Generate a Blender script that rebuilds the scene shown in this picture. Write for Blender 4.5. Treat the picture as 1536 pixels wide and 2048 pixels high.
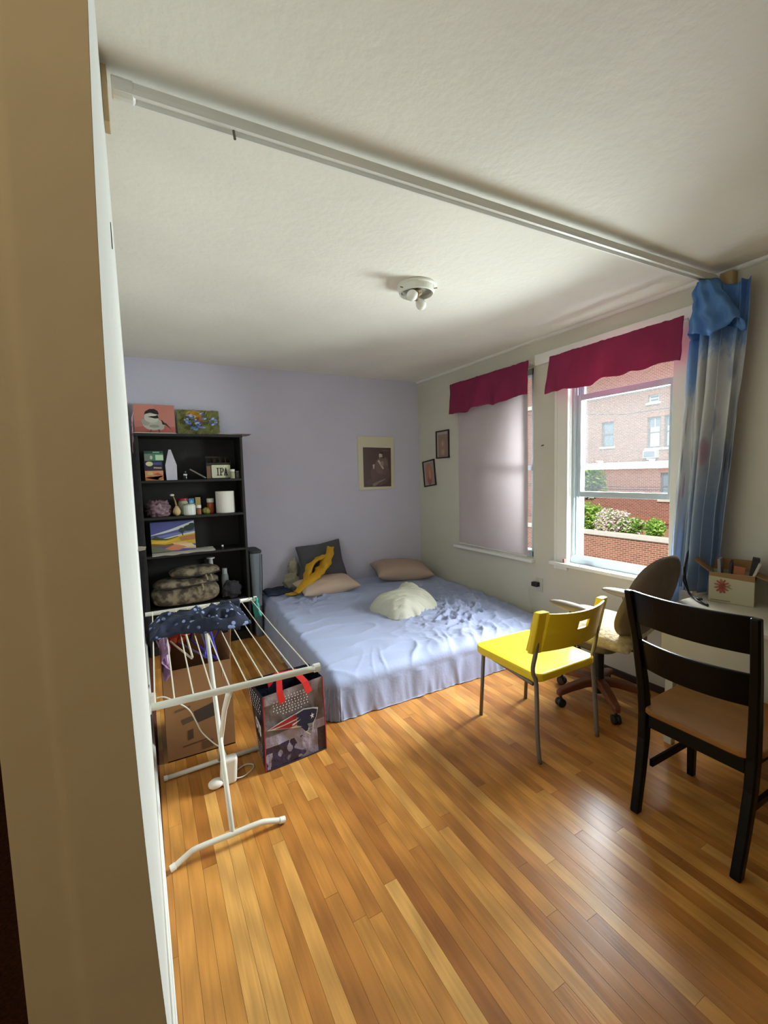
import bpy, bmesh, math, random
from mathutils import Matrix, Vector, noise, Euler
for o in list(bpy.data.objects): bpy.data.objects.remove(o)
scene = bpy.context.scene
C = scene.collection
PI = math.pi
# ------------------------------------------------------------------ camera, world, sun, exposure
HC, W, H, D = 1.5, 2.925, 2.575, 4.46
yaw, pit, rol = (math.radians(a) for a in (28.56, 4.87, -1.59))
right = Vector((math.cos(yaw), -math.sin(yaw), 0)); fwd = Vector((math.sin(yaw), math.cos(yaw), 0)); up = Vector((0, 0, 1))
f2 = fwd*math.cos(pit) - up*math.sin(pit); u2 = up*math.cos(pit) + fwd*math.sin(pit)
r3 = right*math.cos(rol) + u2*math.sin(rol); u3 = u2*math.cos(rol) - right*math.sin(rol)
cd = bpy.data.cameras.new('camera'); cam = bpy.data.objects.new('camera', cd); C.objects.link(cam)
cd.sensor_fit = 'HORIZONTAL'; cd.sensor_width = 36; cd.lens = 880/1536*36; cd.clip_start = .02; cd.clip_end = 300
cam.matrix_world = Matrix(((r3.x, u3.x, -f2.x, 0), (r3.y, u3.y, -f2.y, 0), (r3.z, u3.z, -f2.z, HC), (0, 0, 0, 1)))
scene.camera = cam
wd = bpy.data.worlds.new('sky'); scene.world = wd; wd.use_nodes = True
wn = wd.node_tree; bg = wn.nodes['Background']
bg.inputs[0].default_value = (.80, .89, 1, 1); bg.inputs[1].default_value = 1.2
sl = bpy.data.lights.new('sun', 'SUN'); sl.energy = 3.9; sl.angle = math.radians(1.5); sl.color = (1, .95, .86)
sun = bpy.data.objects.new('sun', sl); C.objects.link(sun)
sun.rotation_euler = Vector((.62, .38, -.70)).to_track_quat('-Z', 'Y').to_euler()
def window_light(name, loc, sy, sz, power, color, dip=0):
    l = bpy.data.lights.new(name, 'AREA'); l.shape = 'RECTANGLE'; l.size = sy; l.size_y = sz; l.energy = power; l.color = color; l.spread = math.radians(142)
    o = bpy.data.objects.new(name, l); C.objects.link(o); o.location = loc
    o.rotation_euler = Vector((-1, 0, -dip)).to_track_quat('-Z', 'Z').to_euler()
    return o
window_light('daylight_open_window', (W+.48, 1.945, 1.66), .95, 1.55, 285, (.92, .97, 1), .40)
vs = scene.view_settings; vs.view_transform = 'Standard'; vs.look = 'None'; vs.exposure = 0.0; vs.gamma = 1; vs.use_curve_mapping = False
scene.display_settings.display_device = 'sRGB'

# ------------------------------------------------------------------ materials
def lin(c):
    return tuple((v/12.92 if v <= .04045 else ((v+.055)/1.055)**2.4) for v in c)
def S(r, g, b): return lin((r/255, g/255, b/255))
MATS = {}
def mat(name, color=(.5, .5, .5), rough=.6, metal=0, bump=0, bscale=40, var=0, vscale=4, spec=.5, coat=0, sheen=0, trans=0, emit=None, detail=6, alpha=None, stretch=None):
    if name in MATS: return MATS[name]
    m = bpy.data.materials.new(name); m.use_nodes = True; MATS[name] = m
    nt = m.node_tree; b = nt.nodes['Principled BSDF']
    b.inputs['Base Color'].default_value = (*color, 1); b.inputs['Roughness'].default_value = rough
    b.inputs['Metallic'].default_value = metal; b.inputs['Specular IOR Level'].default_value = spec
    if coat: b.inputs['Coat Weight'].default_value = coat; b.inputs['Coat Roughness'].default_value = .15
    if sheen: b.inputs['Sheen Weight'].default_value = sheen
    if emit: b.inputs['Emission Color'].default_value = (*emit[0], 1); b.inputs['Emission Strength'].default_value = emit[1]
    if var or bump:
        tc = nt.nodes.new('ShaderNodeTexCoord'); src = tc.outputs['Object']
        if stretch:
            mp = nt.nodes.new('ShaderNodeMapping'); mp.inputs['Scale'].default_value = stretch
            nt.links.new(src, mp.inputs[0]); src = mp.outputs[0]
    if var:
        n = nt.nodes.new('ShaderNodeTexNoise'); n.inputs['Scale'].default_value = vscale; n.inputs['Detail'].default_value = detail
        nt.links.new(src, n.inputs['Vector'])
        r = nt.nodes.new('ShaderNodeValToRGB'); r.color_ramp.elements[0].position = .3; r.color_ramp.elements[1].position = .7
        r.color_ramp.elements[0].color = (*[c*(1-var) for c in color], 1); r.color_ramp.elements[1].color = (*[min(1, c*(1+var)) for c in color], 1)
        nt.links.new(n.outputs['Fac'], r.inputs[0]); nt.links.new(r.outputs[0], b.inputs['Base Color'])
    if bump:
        n2 = nt.nodes.new('ShaderNodeTexNoise'); n2.inputs['Scale'].default_value = bscale; n2.inputs['Detail'].default_value = 5
        nt.links.new(src, n2.inputs['Vector'])
        bp = nt.nodes.new('ShaderNodeBump'); bp.inputs['Strength'].default_value = bump; bp.inputs['Distance'].default_value = .01
        nt.links.new(n2.outputs['Fac'], bp.inputs['Height']); nt.links.new(bp.outputs[0], b.inputs['Normal'])
    return m
def N(m): return m.node_tree.nodes, m.node_tree.links, m.node_tree.nodes['Principled BSDF']
def translucent(name, color, frac, rough=.9, var=0, vscale=6):
    if name in MATS: return MATS[name]
    m = mat(name, color, rough, var=var, vscale=vscale); n, l, b = N(m); out = n['Material Output']
    t = n.new('ShaderNodeBsdfTranslucent'); mx = n.new('ShaderNodeMixShader'); mx.inputs[0].default_value = frac
    t.inputs[0].default_value = (*color, 1)
    if b.inputs['Base Color'].is_linked: l.new(b.inputs['Base Color'].links[0].from_socket, t.inputs[0])
    l.new(b.outputs[0], mx.inputs[1]); l.new(t.outputs[0], mx.inputs[2]); l.new(mx.outputs[0], out.inputs[0])
    return m
def wood_floor():
    m = mat('oak_floor', (.4, .2, .07), .33); n, l, b = N(m)
    g = n.new('ShaderNodeNewGeometry'); oi = n.new('ShaderNodeObjectInfo')
    off = n.new('ShaderNodeCombineXYZ'); mu = n.new('ShaderNodeMath'); mu.operation = 'MULTIPLY'; mu.inputs[1].default_value = 37
    l.new(oi.outputs['Random'], mu.inputs[0]); l.new(mu.outputs[0], off.inputs[0]); l.new(mu.outputs[0], off.inputs[1])
    ad = n.new('ShaderNodeVectorMath'); ad.operation = 'ADD'; l.new(g.outputs['Position'], ad.inputs[0]); l.new(off.outputs[0], ad.inputs[1])
    mp = n.new('ShaderNodeMapping'); mp.inputs['Scale'].default_value = (55, 2.2, 1); l.new(ad.outputs[0], mp.inputs[0])
    n1 = n.new('ShaderNodeTexNoise'); n1.inputs['Scale'].default_value = 1; n1.inputs['Detail'].default_value = 6; n1.inputs['Distortion'].default_value = .9; l.new(mp.outputs[0], n1.inputs['Vector'])
    mp2 = n.new('ShaderNodeMapping'); mp2.inputs['Scale'].default_value = (16, 1.3, 1); l.new(ad.outputs[0], mp2.inputs[0])
    wv = n.new('ShaderNodeTexWave'); wv.wave_type = 'RINGS'; wv.inputs['Scale'].default_value = .9; wv.inputs['Distortion'].default_value = 6; wv.inputs['Detail'].default_value = 3; l.new(mp2.outputs[0], wv.inputs['Vector'])
    r1 = n.new('ShaderNodeValToRGB'); e = r1.color_ramp.elements
    e[0].position = 0; e[0].color = (*S(172, 108, 48), 1); e[1].position = 1; e[1].color = (*S(234, 178, 100), 1)
    x = r1.color_ramp.elements.new(.35); x.color = (*S(200, 134, 62), 1); x = r1.color_ramp.elements.new(.72); x.color = (*S(216, 152, 74), 1)
    l.new(oi.outputs['Random'], r1.inputs[0])
    mx = n.new('ShaderNodeMix'); mx.data_type = 'RGBA'; mx.blend_type = 'MULTIPLY'; mx.inputs[0].default_value = .36
    r2 = n.new('ShaderNodeValToRGB'); r2.color_ramp.elements[0].position = .28; r2.color_ramp.elements[0].color = (.42, .36, .30, 1); r2.color_ramp.elements[1].position = .62; r2.color_ramp.elements[1].color = (1.0, 1.0, 1.0, 1)
    l.new(n1.outputs['Fac'], r2.inputs[0]); l.new(r1.outputs[0], mx.inputs[6]); l.new(r2.outputs[0], mx.inputs[7])
    mx2 = n.new('ShaderNodeMix'); mx2.data_type = 'RGBA'; mx2.blend_type = 'MULTIPLY'; mx2.inputs[0].default_value = .22
    l.new(mx.outputs[2], mx2.inputs[6]); l.new(wv.outputs['Color'], mx2.inputs[7])
    l.new(mx2.outputs[2], b.inputs['Base Color'])
    n3 = n.new('ShaderNodeTexNoise'); n3.inputs['Scale'].default_value = 6; l.new(g.outputs['Position'], n3.inputs['Vector'])
    mr = n.new('ShaderNodeMapRange'); mr.inputs[3].default_value = .28; mr.inputs[4].default_value = .33; l.new(n3.outputs['Fac'], mr.inputs[0]); l.new(mr.outputs[0], b.inputs['Roughness'])
    bp = n.new('ShaderNodeBump'); bp.inputs['Strength'].default_value = .12; bp.inputs['Distance'].default_value = .004; l.new(n1.outputs['Fac'], bp.inputs['Height']); l.new(bp.outputs[0], b.inputs['Normal'])
    return m
def plaster(name, color, blot=.06, bump=.25, bscale=18, rough=.85):
    return mat(name, color, rough, bump=bump, bscale=bscale, var=blot, vscale=1.6, spec=.25, detail=4)
def brick(name, c1, c2, mortar, sc=1.0, axes='yz'):
    m = mat(name, c1, .9); n, l, b = N(m)
    g = n.new('ShaderNodeNewGeometry'); sp = n.new('ShaderNodeSeparateXYZ'); cb = n.new('ShaderNodeCombineXYZ')
    l.new(g.outputs['Position'], sp.inputs[0]); l.new(sp.outputs['Y'], cb.inputs[0]); l.new(sp.outputs['Z'], cb.inputs[1])
    t = n.new('ShaderNodeTexBrick'); t.inputs['Scale'].default_value = 1; t.inputs['Brick Width'].default_value = .24*sc; t.inputs['Row Height'].default_value = .085*sc
    t.inputs['Mortar Size'].default_value = .012*sc; t.inputs['Color1'].default_value = (*c1, 1); t.inputs['Color2'].default_value = (*c2, 1); t.inputs['Mortar'].default_value = (*mortar, 1)
    l.new(cb.outputs[0], t.inputs['Vector']); l.new(t.outputs['Color'], b.inputs['Base Color'])
    bp = n.new('ShaderNodeBump'); bp.inputs['Strength'].default_value = .6; bp.inputs['Distance'].default_value = .02; bp.invert = True
    l.new(t.outputs['Fac'], bp.inputs['Height']); l.new(bp.outputs[0], b.inputs['Normal'])
    return m
def glass(name, haze):
    m = bpy.data.materials.new(name); m.use_nodes = True; nt = m.node_tree; n = nt.nodes; l = nt.links
    n.remove(n['Principled BSDF']); out = n['Material Output']
    t = n.new('ShaderNodeBsdfTransparent'); t.inputs[0].default_value = (.96, .98, .97, 1)
    g = n.new('ShaderNodeBsdfGlossy'); g.inputs['Roughness'].default_value = .02
    tr = n.new('ShaderNodeBsdfTranslucent'); tr.inputs[0].default_value = (.95, .97, 1, 1)
    fr = n.new('ShaderNodeFresnel'); fr.inputs[0].default_value = 1.3
    a = n.new('ShaderNodeMixShader'); a.inputs[0].default_value = haze; l.new(t.outputs[0], a.inputs[1]); l.new(tr.outputs[0], a.inputs[2])
    c = n.new('ShaderNodeMixShader'); l.new(fr.outputs[0], c.inputs[0]); l.new(a.outputs[0], c.inputs[1]); l.new(g.outputs[0], c.inputs[2])
    l.new(c.outputs[0], out.inputs[0]); return m
pm = mat('printed_colour', (1, 1, 1), .6); _n, _l, _b = N(pm)
_a = _n.new('ShaderNodeAttribute'); _a.attribute_name = 'Col'; _l.new(_a.outputs['Color'], _b.inputs['Base Color'])
pmg = mat('printed_gloss', (1, 1, 1), .28, coat=.3); _n, _l, _b = N(pmg)
_a = _n.new('ShaderNodeAttribute'); _a.attribute_name = 'Col'; _l.new(_a.outputs['Color'], _b.inputs['Base Color'])
pmc = mat('printed_crinkle', (1, 1, 1), .33, bump=.9, bscale=26); _n, _l, _b = N(pmc)
_a = _n.new('ShaderNodeAttribute'); _a.attribute_name = 'Col'; _l.new(_a.outputs['Color'], _b.inputs['Base Color'])

# ------------------------------------------------------------------ mesh helpers
class MB:
    def __init__(s): s.v = []; s.f = []; s.c = []; s.col = None
    def vert(s, p): s.v.append(tuple(p)); return len(s.v)-1
    def face(s, idx): s.f.append(tuple(idx)); s.c.append(s.col)
    def box(s, x0, x1, y0, y1, z0, z1, M=None):
        k = len(s.v)
        for z in (z0, z1):
            for x, y in ((x0, y0), (x1, y0), (x1, y1), (x0, y1)):
                p = Vector((x, y, z)); s.v.append(tuple(M @ p if M else p))
        for f in ((3, 2, 1, 0), (4, 5, 6, 7), (0, 1, 5, 4), (1, 2, 6, 5), (2, 3, 7, 6), (3, 0, 4, 7)): s.face([k+i for i in f])
        return s
    def beam(s, a, b, w, h, upv=(0, 0, 1)):
        a = Vector(a); b = Vector(b); d = b-a; L = d.length; d.normalize(); u = Vector(upv)
        sx = d.cross(u).normalized(); u = sx.cross(d)
        M = Matrix((( sx.x, d.x, u.x, a.x), (sx.y, d.y, u.y, a.y), (sx.z, d.z, u.z, a.z), (0, 0, 0, 1)))
        return s.box(-w/2, w/2, 0, L, -h/2, h/2, M)
    def tube(s, pts, r, seg=10, closed=False, flat=1.0):
        pts = [Vector(p) for p in pts]; n = len(pts); rs = r if isinstance(r, (list, tuple)) else [r]*n
        k = len(s.v); prev = None
        for i, p in enumerate(pts):
            if closed: t = pts[(i+1) % n]-pts[i-1]
            else: t = pts[min(i+1, n-1)]-pts[max(i-1, 0)]
            t.normalize()
            if prev is None:
                a = Vector((0, 0, 1)) if abs(t.z) < .9 else Vector((1, 0, 0)); prev = t.cross(a).normalized()
            u = (prev - t*prev.dot(t)).normalized(); prev = u; w = t.cross(u)
            for j in range(seg):
                an = 2*PI*j/seg; s.v.append(tuple(p + u*math.cos(an)*rs[i] + w*math.sin(an)*rs[i]*flat))
        m = n if closed else n-1
        for i in range(m):
            for j in range(seg):
                a = k+i*seg; b = k+((i+1) % n)*seg; s.face((a+j, a+(j+1) % seg, b+(j+1) % seg, b+j))
        if not closed:
            s.face([k+j for j in reversed(range(seg))]); s.face([k+(n-1)*seg+j for j in range(seg)])
        return s
    def lathe(s, prof, c=(0, 0, 0), seg=24, M=None):
        k = len(s.v); c = Vector(c)
        for r, z in prof:
            for j in range(seg):
                a = 2*PI*j/seg; p = Vector((r*math.cos(a), r*math.sin(a), z)); s.v.append(tuple(c + (M @ p if M else p)))
        for i in range(len(prof)-1):
            for j in range(seg): s.face((k+i*seg+j, k+i*seg+(j+1) % seg, k+(i+1)*seg+(j+1) % seg, k+(i+1)*seg+j))
        s.face([k+j for j in reversed(range(seg))]); s.face([k+(len(prof)-1)*seg+j for j in range(seg)])
        return s
    def grid(s, fn, nu, nv, cu=False, cv=False):
        k = len(s.v); U = nu if cu else nu+1; V = nv if cv else nv+1
        for j in range(V):
            for i in range(U): s.v.append(tuple(fn(i/nu, j/nv)))
        for j in range(nv):
            for i in range(nu):
                a = k+j*U+i; b = k+j*U+(i+1) % U; c_ = k+((j+1) % V)*U+(i+1) % U; d = k+((j+1) % V)*U+i
                s.face((a, b, c_, d))
        return s
    def prism(s, poly, a0, a1, fn):
        """poly of (p,q); fn(p,q,a)->xyz, extruded a0..a1"""
        k = len(s.v); n = len(poly)
        for a in (a0, a1):
            for p, q in poly: s.v.append(tuple(fn(p, q, a)))
        s.face([k+i for i in reversed(range(n))]); s.face([k+n+i for i in range(n)])
        for i in range(n): s.face((k+i, k+(i+1) % n, k+n+(i+1) % n, k+n+i))
        return s
    def build(s, name, m, parent=None, loc=None, rotz=0, rot=None, smooth=False, bevel=0, seg=2, sub=0, solid=0, world=False, fixn=False):
        V = s.v
        if world:
            off = Vector((0, 0, 0)); q = parent
            while q is not None: off += Vector(q.location); q = q.parent
            if parent is None: off = Vector(loc or (0, 0, 0))
            V = [tuple(Vector(p)-off) for p in V]
        me = bpy.data.meshes.new(name); me.from_pydata(V, [], s.f); me.validate()
        if any(c is not None for c in s.c):
            ca = me.color_attributes.new('Col', 'FLOAT_COLOR', 'CORNER')
            for p, c in zip(me.polygons, s.c):
                for li in p.loop_indices: ca.data[li].color = (*(c or (1, 1, 1)), 1)
        if fixn:
            bm = bmesh.new(); bm.from_mesh(me); bmesh.ops.recalc_face_normals(bm, faces=bm.faces); bm.to_mesh(me); bm.free()
        if smooth:
            for p in me.polygons: p.use_smooth = True
        if isinstance(m, (list, tuple)):
            for x in m: me.materials.append(x)
        else: me.materials.append(m)
        o = bpy.data.objects.new(name, me); C.objects.link(o)
        if parent is not None: o.parent = parent
        if loc is not None and not (world and parent is not None): o.location = loc
        if rot is not None: o.rotation_euler = rot
        elif rotz: o.rotation_euler = (0, 0, rotz)
        if bevel:
            b = o.modifiers.new('bevel', 'BEVEL'); b.width = bevel; b.segments = seg; b.limit_method = 'ANGLE'; b.angle_limit = math.radians(40)
            b.harden_normals = False
        if solid: q = o.modifiers.new('solid', 'SOLIDIFY'); q.thickness = solid; q.offset = 0
        if sub: q = o.modifiers.new('sub', 'SUBSURF'); q.levels = sub; q.render_levels = sub
        return o
def tag(o, label, cat, group=None):
    o['label'] = label; o['category'] = cat
    if group: o['group'] = group
    return o
def struct(o): o['kind'] = 'structure'; return o
def thing(name, label, cat, loc=(0, 0, 0), rotz=0, group=None, rot=None):
    o = bpy.data.objects.new(name, None); C.objects.link(o); o.location = loc; o.empty_display_size = .05
    o.rotation_euler = rot if rot else (0, 0, rotz); return tag(o, label, cat, group)
def bx(*a): return MB().box(*a)
def ell(cx, cy, rx, ry, rot=0, n=18):
    return [(cx+rx*math.cos(t)*math.cos(rot)-ry*math.sin(t)*math.sin(rot), cy+rx*math.cos(t)*math.sin(rot)+ry*math.sin(t)*math.cos(rot)) for t in [2*PI*i/n for i in range(n)]]
def flat_print(name, shapes, w, h, parent, m=pm, y0=-.0006, z0=0, step=.00025, x0=None, fn=None):
    """shapes (colour, polygon in 0..1): laid in the local XZ plane facing -Y"""
    b = MB(); x0 = -w/2 if x0 is None else x0
    for i, (c, poly) in enumerate(shapes):
        b.col = c; k = len(b.v); area = sum(poly[j][0]*poly[(j+1) % len(poly)][1]-poly[(j+1) % len(poly)][0]*poly[j][1] for j in range(len(poly)))
        pl = poly if area > 0 else poly[::-1]
        for u, v in pl:
            u = min(1, max(0, u)); v = min(1, max(0, v))
            p = (x0+u*w, y0-i*step, z0+v*h)
            if fn: p = fn(u, v, i)
            b.v.append(p)
        b.face(range(k, k+len(pl)))
    return b.build(name, m, parent)
def text_part(name, body, size, m, parent, M, bold=.0, extr=.0003, align='CENTER'):
    cu = bpy.data.curves.new(name, 'FONT'); cu.body = body; cu.size = size; cu.offset = bold; cu.extrude = extr; cu.align_x = align; cu.resolution_u = 3
    t = bpy.data.objects.new(name, cu); C.objects.link(t); bpy.context.view_layer.update()
    me = bpy.data.meshes.new_from_object(t.evaluated_get(bpy.context.evaluated_depsgraph_get()))
    bpy.data.objects.remove(t); bpy.data.curves.remove(cu)
    me.transform(M); me.materials.clear(); me.materials.append(m)
    o = bpy.data.objects.new(name, me); C.objects.link(o); o.parent = parent; return o
XZ = Matrix(((1, 0, 0, 0), (0, 0, -1, 0), (0, 1, 0, 0), (0, 0, 0, 1)))      # text plane -> local XZ facing -Y
def sm(pts, n=6):
    P = [Vector(p) for p in pts]; out = []
    for i in range(len(P)-1):
        p0, p1, p2, p3 = P[max(i-1, 0)], P[i], P[i+1], P[min(i+2, len(P)-1)]
        for k in range(n):
            t = k/n; out.append(.5*((2*p1)+(p2-p0)*t+(2*p0-5*p1+4*p2-p3)*t*t+(3*p1-p0-3*p2+p3)*t**3))
    return out+[P[-1]]
def nz(x, y, z=0): return noise.noise((x, y, z))
def ridge(x, y, z=0): return 1-abs(noise.noise((x, y, z)))*2
def pillow(b, w, d, t, c=(0, 0, 0), M=None, n=18, p=2.6, seed=0, wr=.006):
    c = Vector(c)
    for sgn in (1, -1):
        def fn(u, v):
            a, e = u*2-1, v*2-1
            pinch = 1-.07*(a*a+e*e-a*a*e*e)*0
            hh = (max(0, 1-abs(a)**p)*max(0, 1-abs(e)**p))**.5
            k = 1-.10*(1-abs(a))*abs(e)**4; k2 = 1-.10*(1-abs(e))*abs(a)**4
            z = sgn*t/2*hh + (wr*nz(a*3+seed, e*3, seed)*hh)
            q = Vector((a*w/2*k2, e*d/2*k, z)); return c + (M @ q if M else q)
        if sgn > 0: b.grid(fn, n, n)
        else: b.grid(lambda u, v: fn(1-u, v), n, n)
    return b
def weld(o, dist=.0005):
    bm = bmesh.new(); bm.from_mesh(o.data); bmesh.ops.remove_doubles(bm, verts=bm.verts, dist=dist); bm.to_mesh(o.data); bm.free(); return o
def blob(b, c, rx, ry, rz, seed=0, amp=.25, fr=2.5, nu=28, nv=16, M=None, floor=None):
    c = Vector(c)
    def fn(u, v):
        a = 2*PI*u; e = PI*(v-.5); d = Vector((math.cos(e)*math.cos(a), math.cos(e)*math.sin(a), math.sin(e)))
        k = 1+amp*noise.noise(d*fr+Vector((seed*7.3, seed*3.1, 0))) + amp*.5*noise.noise(d*fr*2.3+Vector((seed, 9, seed*5)))
        q = Vector((d.x*rx*k, d.y*ry*k, d.z*rz*k)); q = c+(M @ q if M else q)
        if floor is not None and q.z < floor: q.z = floor
        return q
    return b.grid(fn, nu, nv, cu=True)
# ------------------------------------------------------------------ the room
YR = -1.6                                   # rear wall of the room, behind the viewer
XH = -1.7                                   # far side of the hallway beyond the left wall
def xl(y): return -.007-.0148*y             # the left wall runs very slightly out of square
oak = wood_floor()
floor = struct(bx(XH, W, YR, D, -.06, -.021).build('floor', mat('subfloor', (.05, .03, .015), .9)))
random.seed(11)
pk = bx(0, 1, 0, 1, -.02, 0).build('plank', oak, floor, bevel=0)
pmesh = pk.data; bpy.data.objects.remove(pk)
PW = .0522; y_lo = .45; n_plank = 0; rows = int((W+.07)/PW)+1
for i in range(rows):
    x0 = W-(i+1)*PW
    y = y_lo - random.uniform(0, .6)
    while y < D:
        L = random.choice((random.uniform(.35, .8), random.uniform(.8, 1.7), random.uniform(1.0, 2.0)))
        if D-(y+L) < .25: L = D-y
        a = max(y, y_lo); bb = min(y+L, D)
        if bb-a > .03:
            o = bpy.data.objects.new('plank', pmesh); C.objects.link(o); o.parent = floor
            lx = max(x0, xl(a)-.004); o.location = (lx+.0004, a+.0005, -random.uniform(0, .0004)); o.scale = (x0+PW-lx-.0008, bb-a-.001, 1); n_plank += 1
        y += L
b = MB()
for i in range(rows):
    x0 = W-(i+1)*PW; y = YR
    while y < y_lo-.01:
        L = min(random.uniform(.5, 1.5), y_lo-y); b.box(max(x0, -.02)+.0004, x0+PW-.0004, y+.0005, y+L-.0005, -.02, 0); y += L
o = b.build('plank_floor_behind', oak, floor); o['kind'] = 'stuff'
struct(bx(XH, -.02, YR, D, -.0205, .001).build('floor_hall', mat('hall_carpet', S(96, 48, 24), .95, bump=.6, bscale=220, var=.4, vscale=90)))

cream = plaster('cream_wall_paint', S(208, 204, 190), .04, .15)
lav = plaster('lavender_wall_paint', S(212, 209, 227), .03, .15)
white_wall = plaster('white_wall_paint', S(214, 214, 208), .04, .2)
ceil_m = plaster('ceiling_stipple', S(238, 234, 224), .05, .22, 26)
tan = plaster('tan_wall_paint', S(234, 216, 178), .03, .2)
trimw = mat('white_trim_paint', S(232, 232, 226), .4, var=.03, vscale=3)
darkwood = mat('dark_baseboard', S(52, 32, 20), .5, var=.2, vscale=8)
woodblock = mat('raw_pine', S(190, 164, 122), .6, var=.15, vscale=12, stretch=(1, 1, .15))
struct(bx(XH, W+.2, YR-.2, D+.2, H, H+.12).build('ceiling', ceil_m))
struct(bx(-.4, W+.2, D, D+.2, 0, H).build('wall_back', lav))
struct(bx(XH-.1, W+.2, YR-.2, YR, 0, H).build('wall_rear', plaster('rear_wall_paint', S(158, 146, 122))))
struct(bx(XH-.15, XH, YR, D, 0, H).build('wall_hall', tan))
struct(bx(XH, -.4, D-1.2, D-1.05, 0, H).build('wall_hall_end', tan))
# right wall, pierced by the two windows
b = MB(); Y1, Y2, Y3, Y4 = 1.46, 2.44, 2.69, 3.70; ZB, ZT = .745, 2.36
b.box(W, W+.2, YR, Y1, 0, H).box(W, W+.2, Y2, Y3, 0, H).box(W, W+.2, Y4, D, 0, H)
for a, c in ((Y1, Y2), (Y3, Y4)): b.box(W, W+.2, a, c, 0, ZB).box(W, W+.2, a, c, ZT, H)
struct(b.build('wall_right', cream))
# left partition: plaster bowed a little at its near end
def bow(y, z):
    t = max(0, 1-(y-.55)/.55); return -.013*t*max(0, 1-((z-1.41)/.60)**2)
b = MB(); b.grid(lambda u, v: (xl(.55+u**2*3.91)+bow(.55+u**2*3.91, v*H), .55+u**2*3.91, v*H), 16, 40)
nn = len(b.v)
for p in [(-.142, .55, 0), (-.142, D, 0), (-.142, .55, H), (-.142, D, H)]: b.vert(p)
b.face((nn, nn+2, nn+3, nn+1)); b.face((nn+1, nn+3, nn-1, 16)); b.face([nn+2, nn+3]+[nn-1-i for i in range(17)])
o = struct(b.build('wall_left', white_wall, fixn=True)); 
# end face of that partition, tan paint, with a proud strip along the corner
b = MB(); b.grid(lambda u, v: ((1-u)*-.142 + u*(xl(.55)+bow(.55, v*H)), .55-(.005*min(1, max(0, (u-.36)/.06))), v*H), 24, 40)
struct(b.build('trim_1', tan, smooth=True))
# baseboards
b = MB(); b.prism([(.56, 0), (D, 0), (D, .11), (.56, .11)], 0, .013, lambda y, z, a: (xl(y)+a, y, z)); b.prism([(.56, .11), (D, .11), (D, .122), (.56, .122)], 0, .007, lambda y, z, a: (xl(y)+a, y, z))
struct(b.build('baseboard_left', trimw, bevel=.003))
struct(bx(W-.014, W, YR, D, 0, .05).build('baseboard_right', darkwood, bevel=.004))
struct(bx(0, W, D-.014, D, 0, .05).build('baseboard_back', darkwood, bevel=.004))
# quarter-round at ceiling over the windows
b = MB(); r = .022; prof = [(0, 0), (-r, 0)]+[(-r*math.cos(t), -r*math.sin(t)) for t in [PI/2*i/5 for i in range(1, 6)]]
b.prism(prof, YR, D, lambda p, q, a: (W+p, a, H+q)); struct(b.build('trim_2', trimw, fixn=True))

# ------------------------------------------------------------------ windows
vinyl = mat('window_vinyl', S(180, 194, 202), .35, var=.03)
clear = glass('window_glass', .0033); blindm = translucent('roller_blind_fabric', S(196, 184, 186), .17, .9, .05, 3)
w2 = bpy.data.objects.new('window_2', None); C.objects.link(w2); w2.location = (W, 1.95, ZB); struct(w2)
b = MB(); b.box(W-.018, W+.001, 2.33, 2.455, .70, 2.40).box(W-.024, W-.017, 2.43, 2.455, .70, 2.40).box(W-.024, W-.017, 2.33, 2.345, .70, 2.40)
b.build('casing', trimw, w2, world=True, bevel=.003)
bx(W-.018, W+.001, 1.43, 1.57, .70, 2.40).build('casing', trimw, w2, world=True, bevel=.003)
bx(W-.022, W+.001, 1.40, 2.66, 2.36, 2.445).build('head_casing', trimw, w2, world=True, bevel=.003)
bx(W+.002, W+.16, 2.33, 2.44, ZB, ZT).build('jamb', trimw, w2, world=True); bx(W+.002, W+.16, 1.46, 1.56, ZB, ZT).build('jamb', trimw, w2, world=True)
for y0, y1 in ((2.308, 2.329), (1.561, 1.582)):
    q = MB(); q.box(W+.03, W+.15, y0, y1, .80, ZT)
    for xx in (W+.045, W+.075, W+.105): q.box(xx, xx+.006, y0-.012 if y0 > 2 else y1, y0 if y0 > 2 else y1+.012, .80, ZT)
    q.build('track', vinyl, w2, world=True)
bx(W+.02, W+.16, 1.46, 2.44, 2.29, ZT).build('head', vinyl, w2, world=True)
q = MB(); q.prism([(W+.02, .76), (W+.2, .745), (W+.2, .775), (W+.055, .80), (W+.055, .825), (W+.035, .825), (W+.02, .80)], 1.47, 2.43, lambda x, z, y: (x, y, z)); q.build('frame_bottom', vinyl, w2, world=True, fixn=True)
bx(W-.062, W+.03, 1.40, 2.475, .735, .762).build('window_sill', trimw, w2, world=True, bevel=.005)
def sash(x, y0, y1, z0, z1, st, rb, rt, locks):
    q = MB(); q.box(x, x+.026, y0, y0+st, z0, z1).box(x, x+.026, y1-st, y1, z0, z1).box(x, x+.026, y0+st, y1-st, z0, z0+rb).box(x, x+.026, y0+st, y1-st, z1-rt, z1)
    s = q.build('sash', vinyl, w2, world=True, bevel=.003)
    bx(x+.010, x+.014, y0+st-.004, y1-st+.004, z0+rb-.004, z1-rt+.004).build('pane', clear, s, world=True)
    if locks:
        for yy in (y0+.17, y1-.17):
            k = MB(); k.lathe([(.016, 0), (.016, .008), (.009, .014)], (x+.012, yy, z0+rb), 12); k.beam((x+.012, yy-.02, z0+rb+.012), (x+.012, yy+.03, z0+rb+.016), .010, .007); k.build('sash_lock', mat('lock_metal', S(190, 200, 200), .3, .6), s, world=True, bevel=.001)
sash(W+.050, 1.585, 2.305, 1.285, 2.065, .036, .042, .045, False)
sash(W+.085, 1.585, 2.305, 1.492, 2.285, .036, .046, .040, True)
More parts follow.
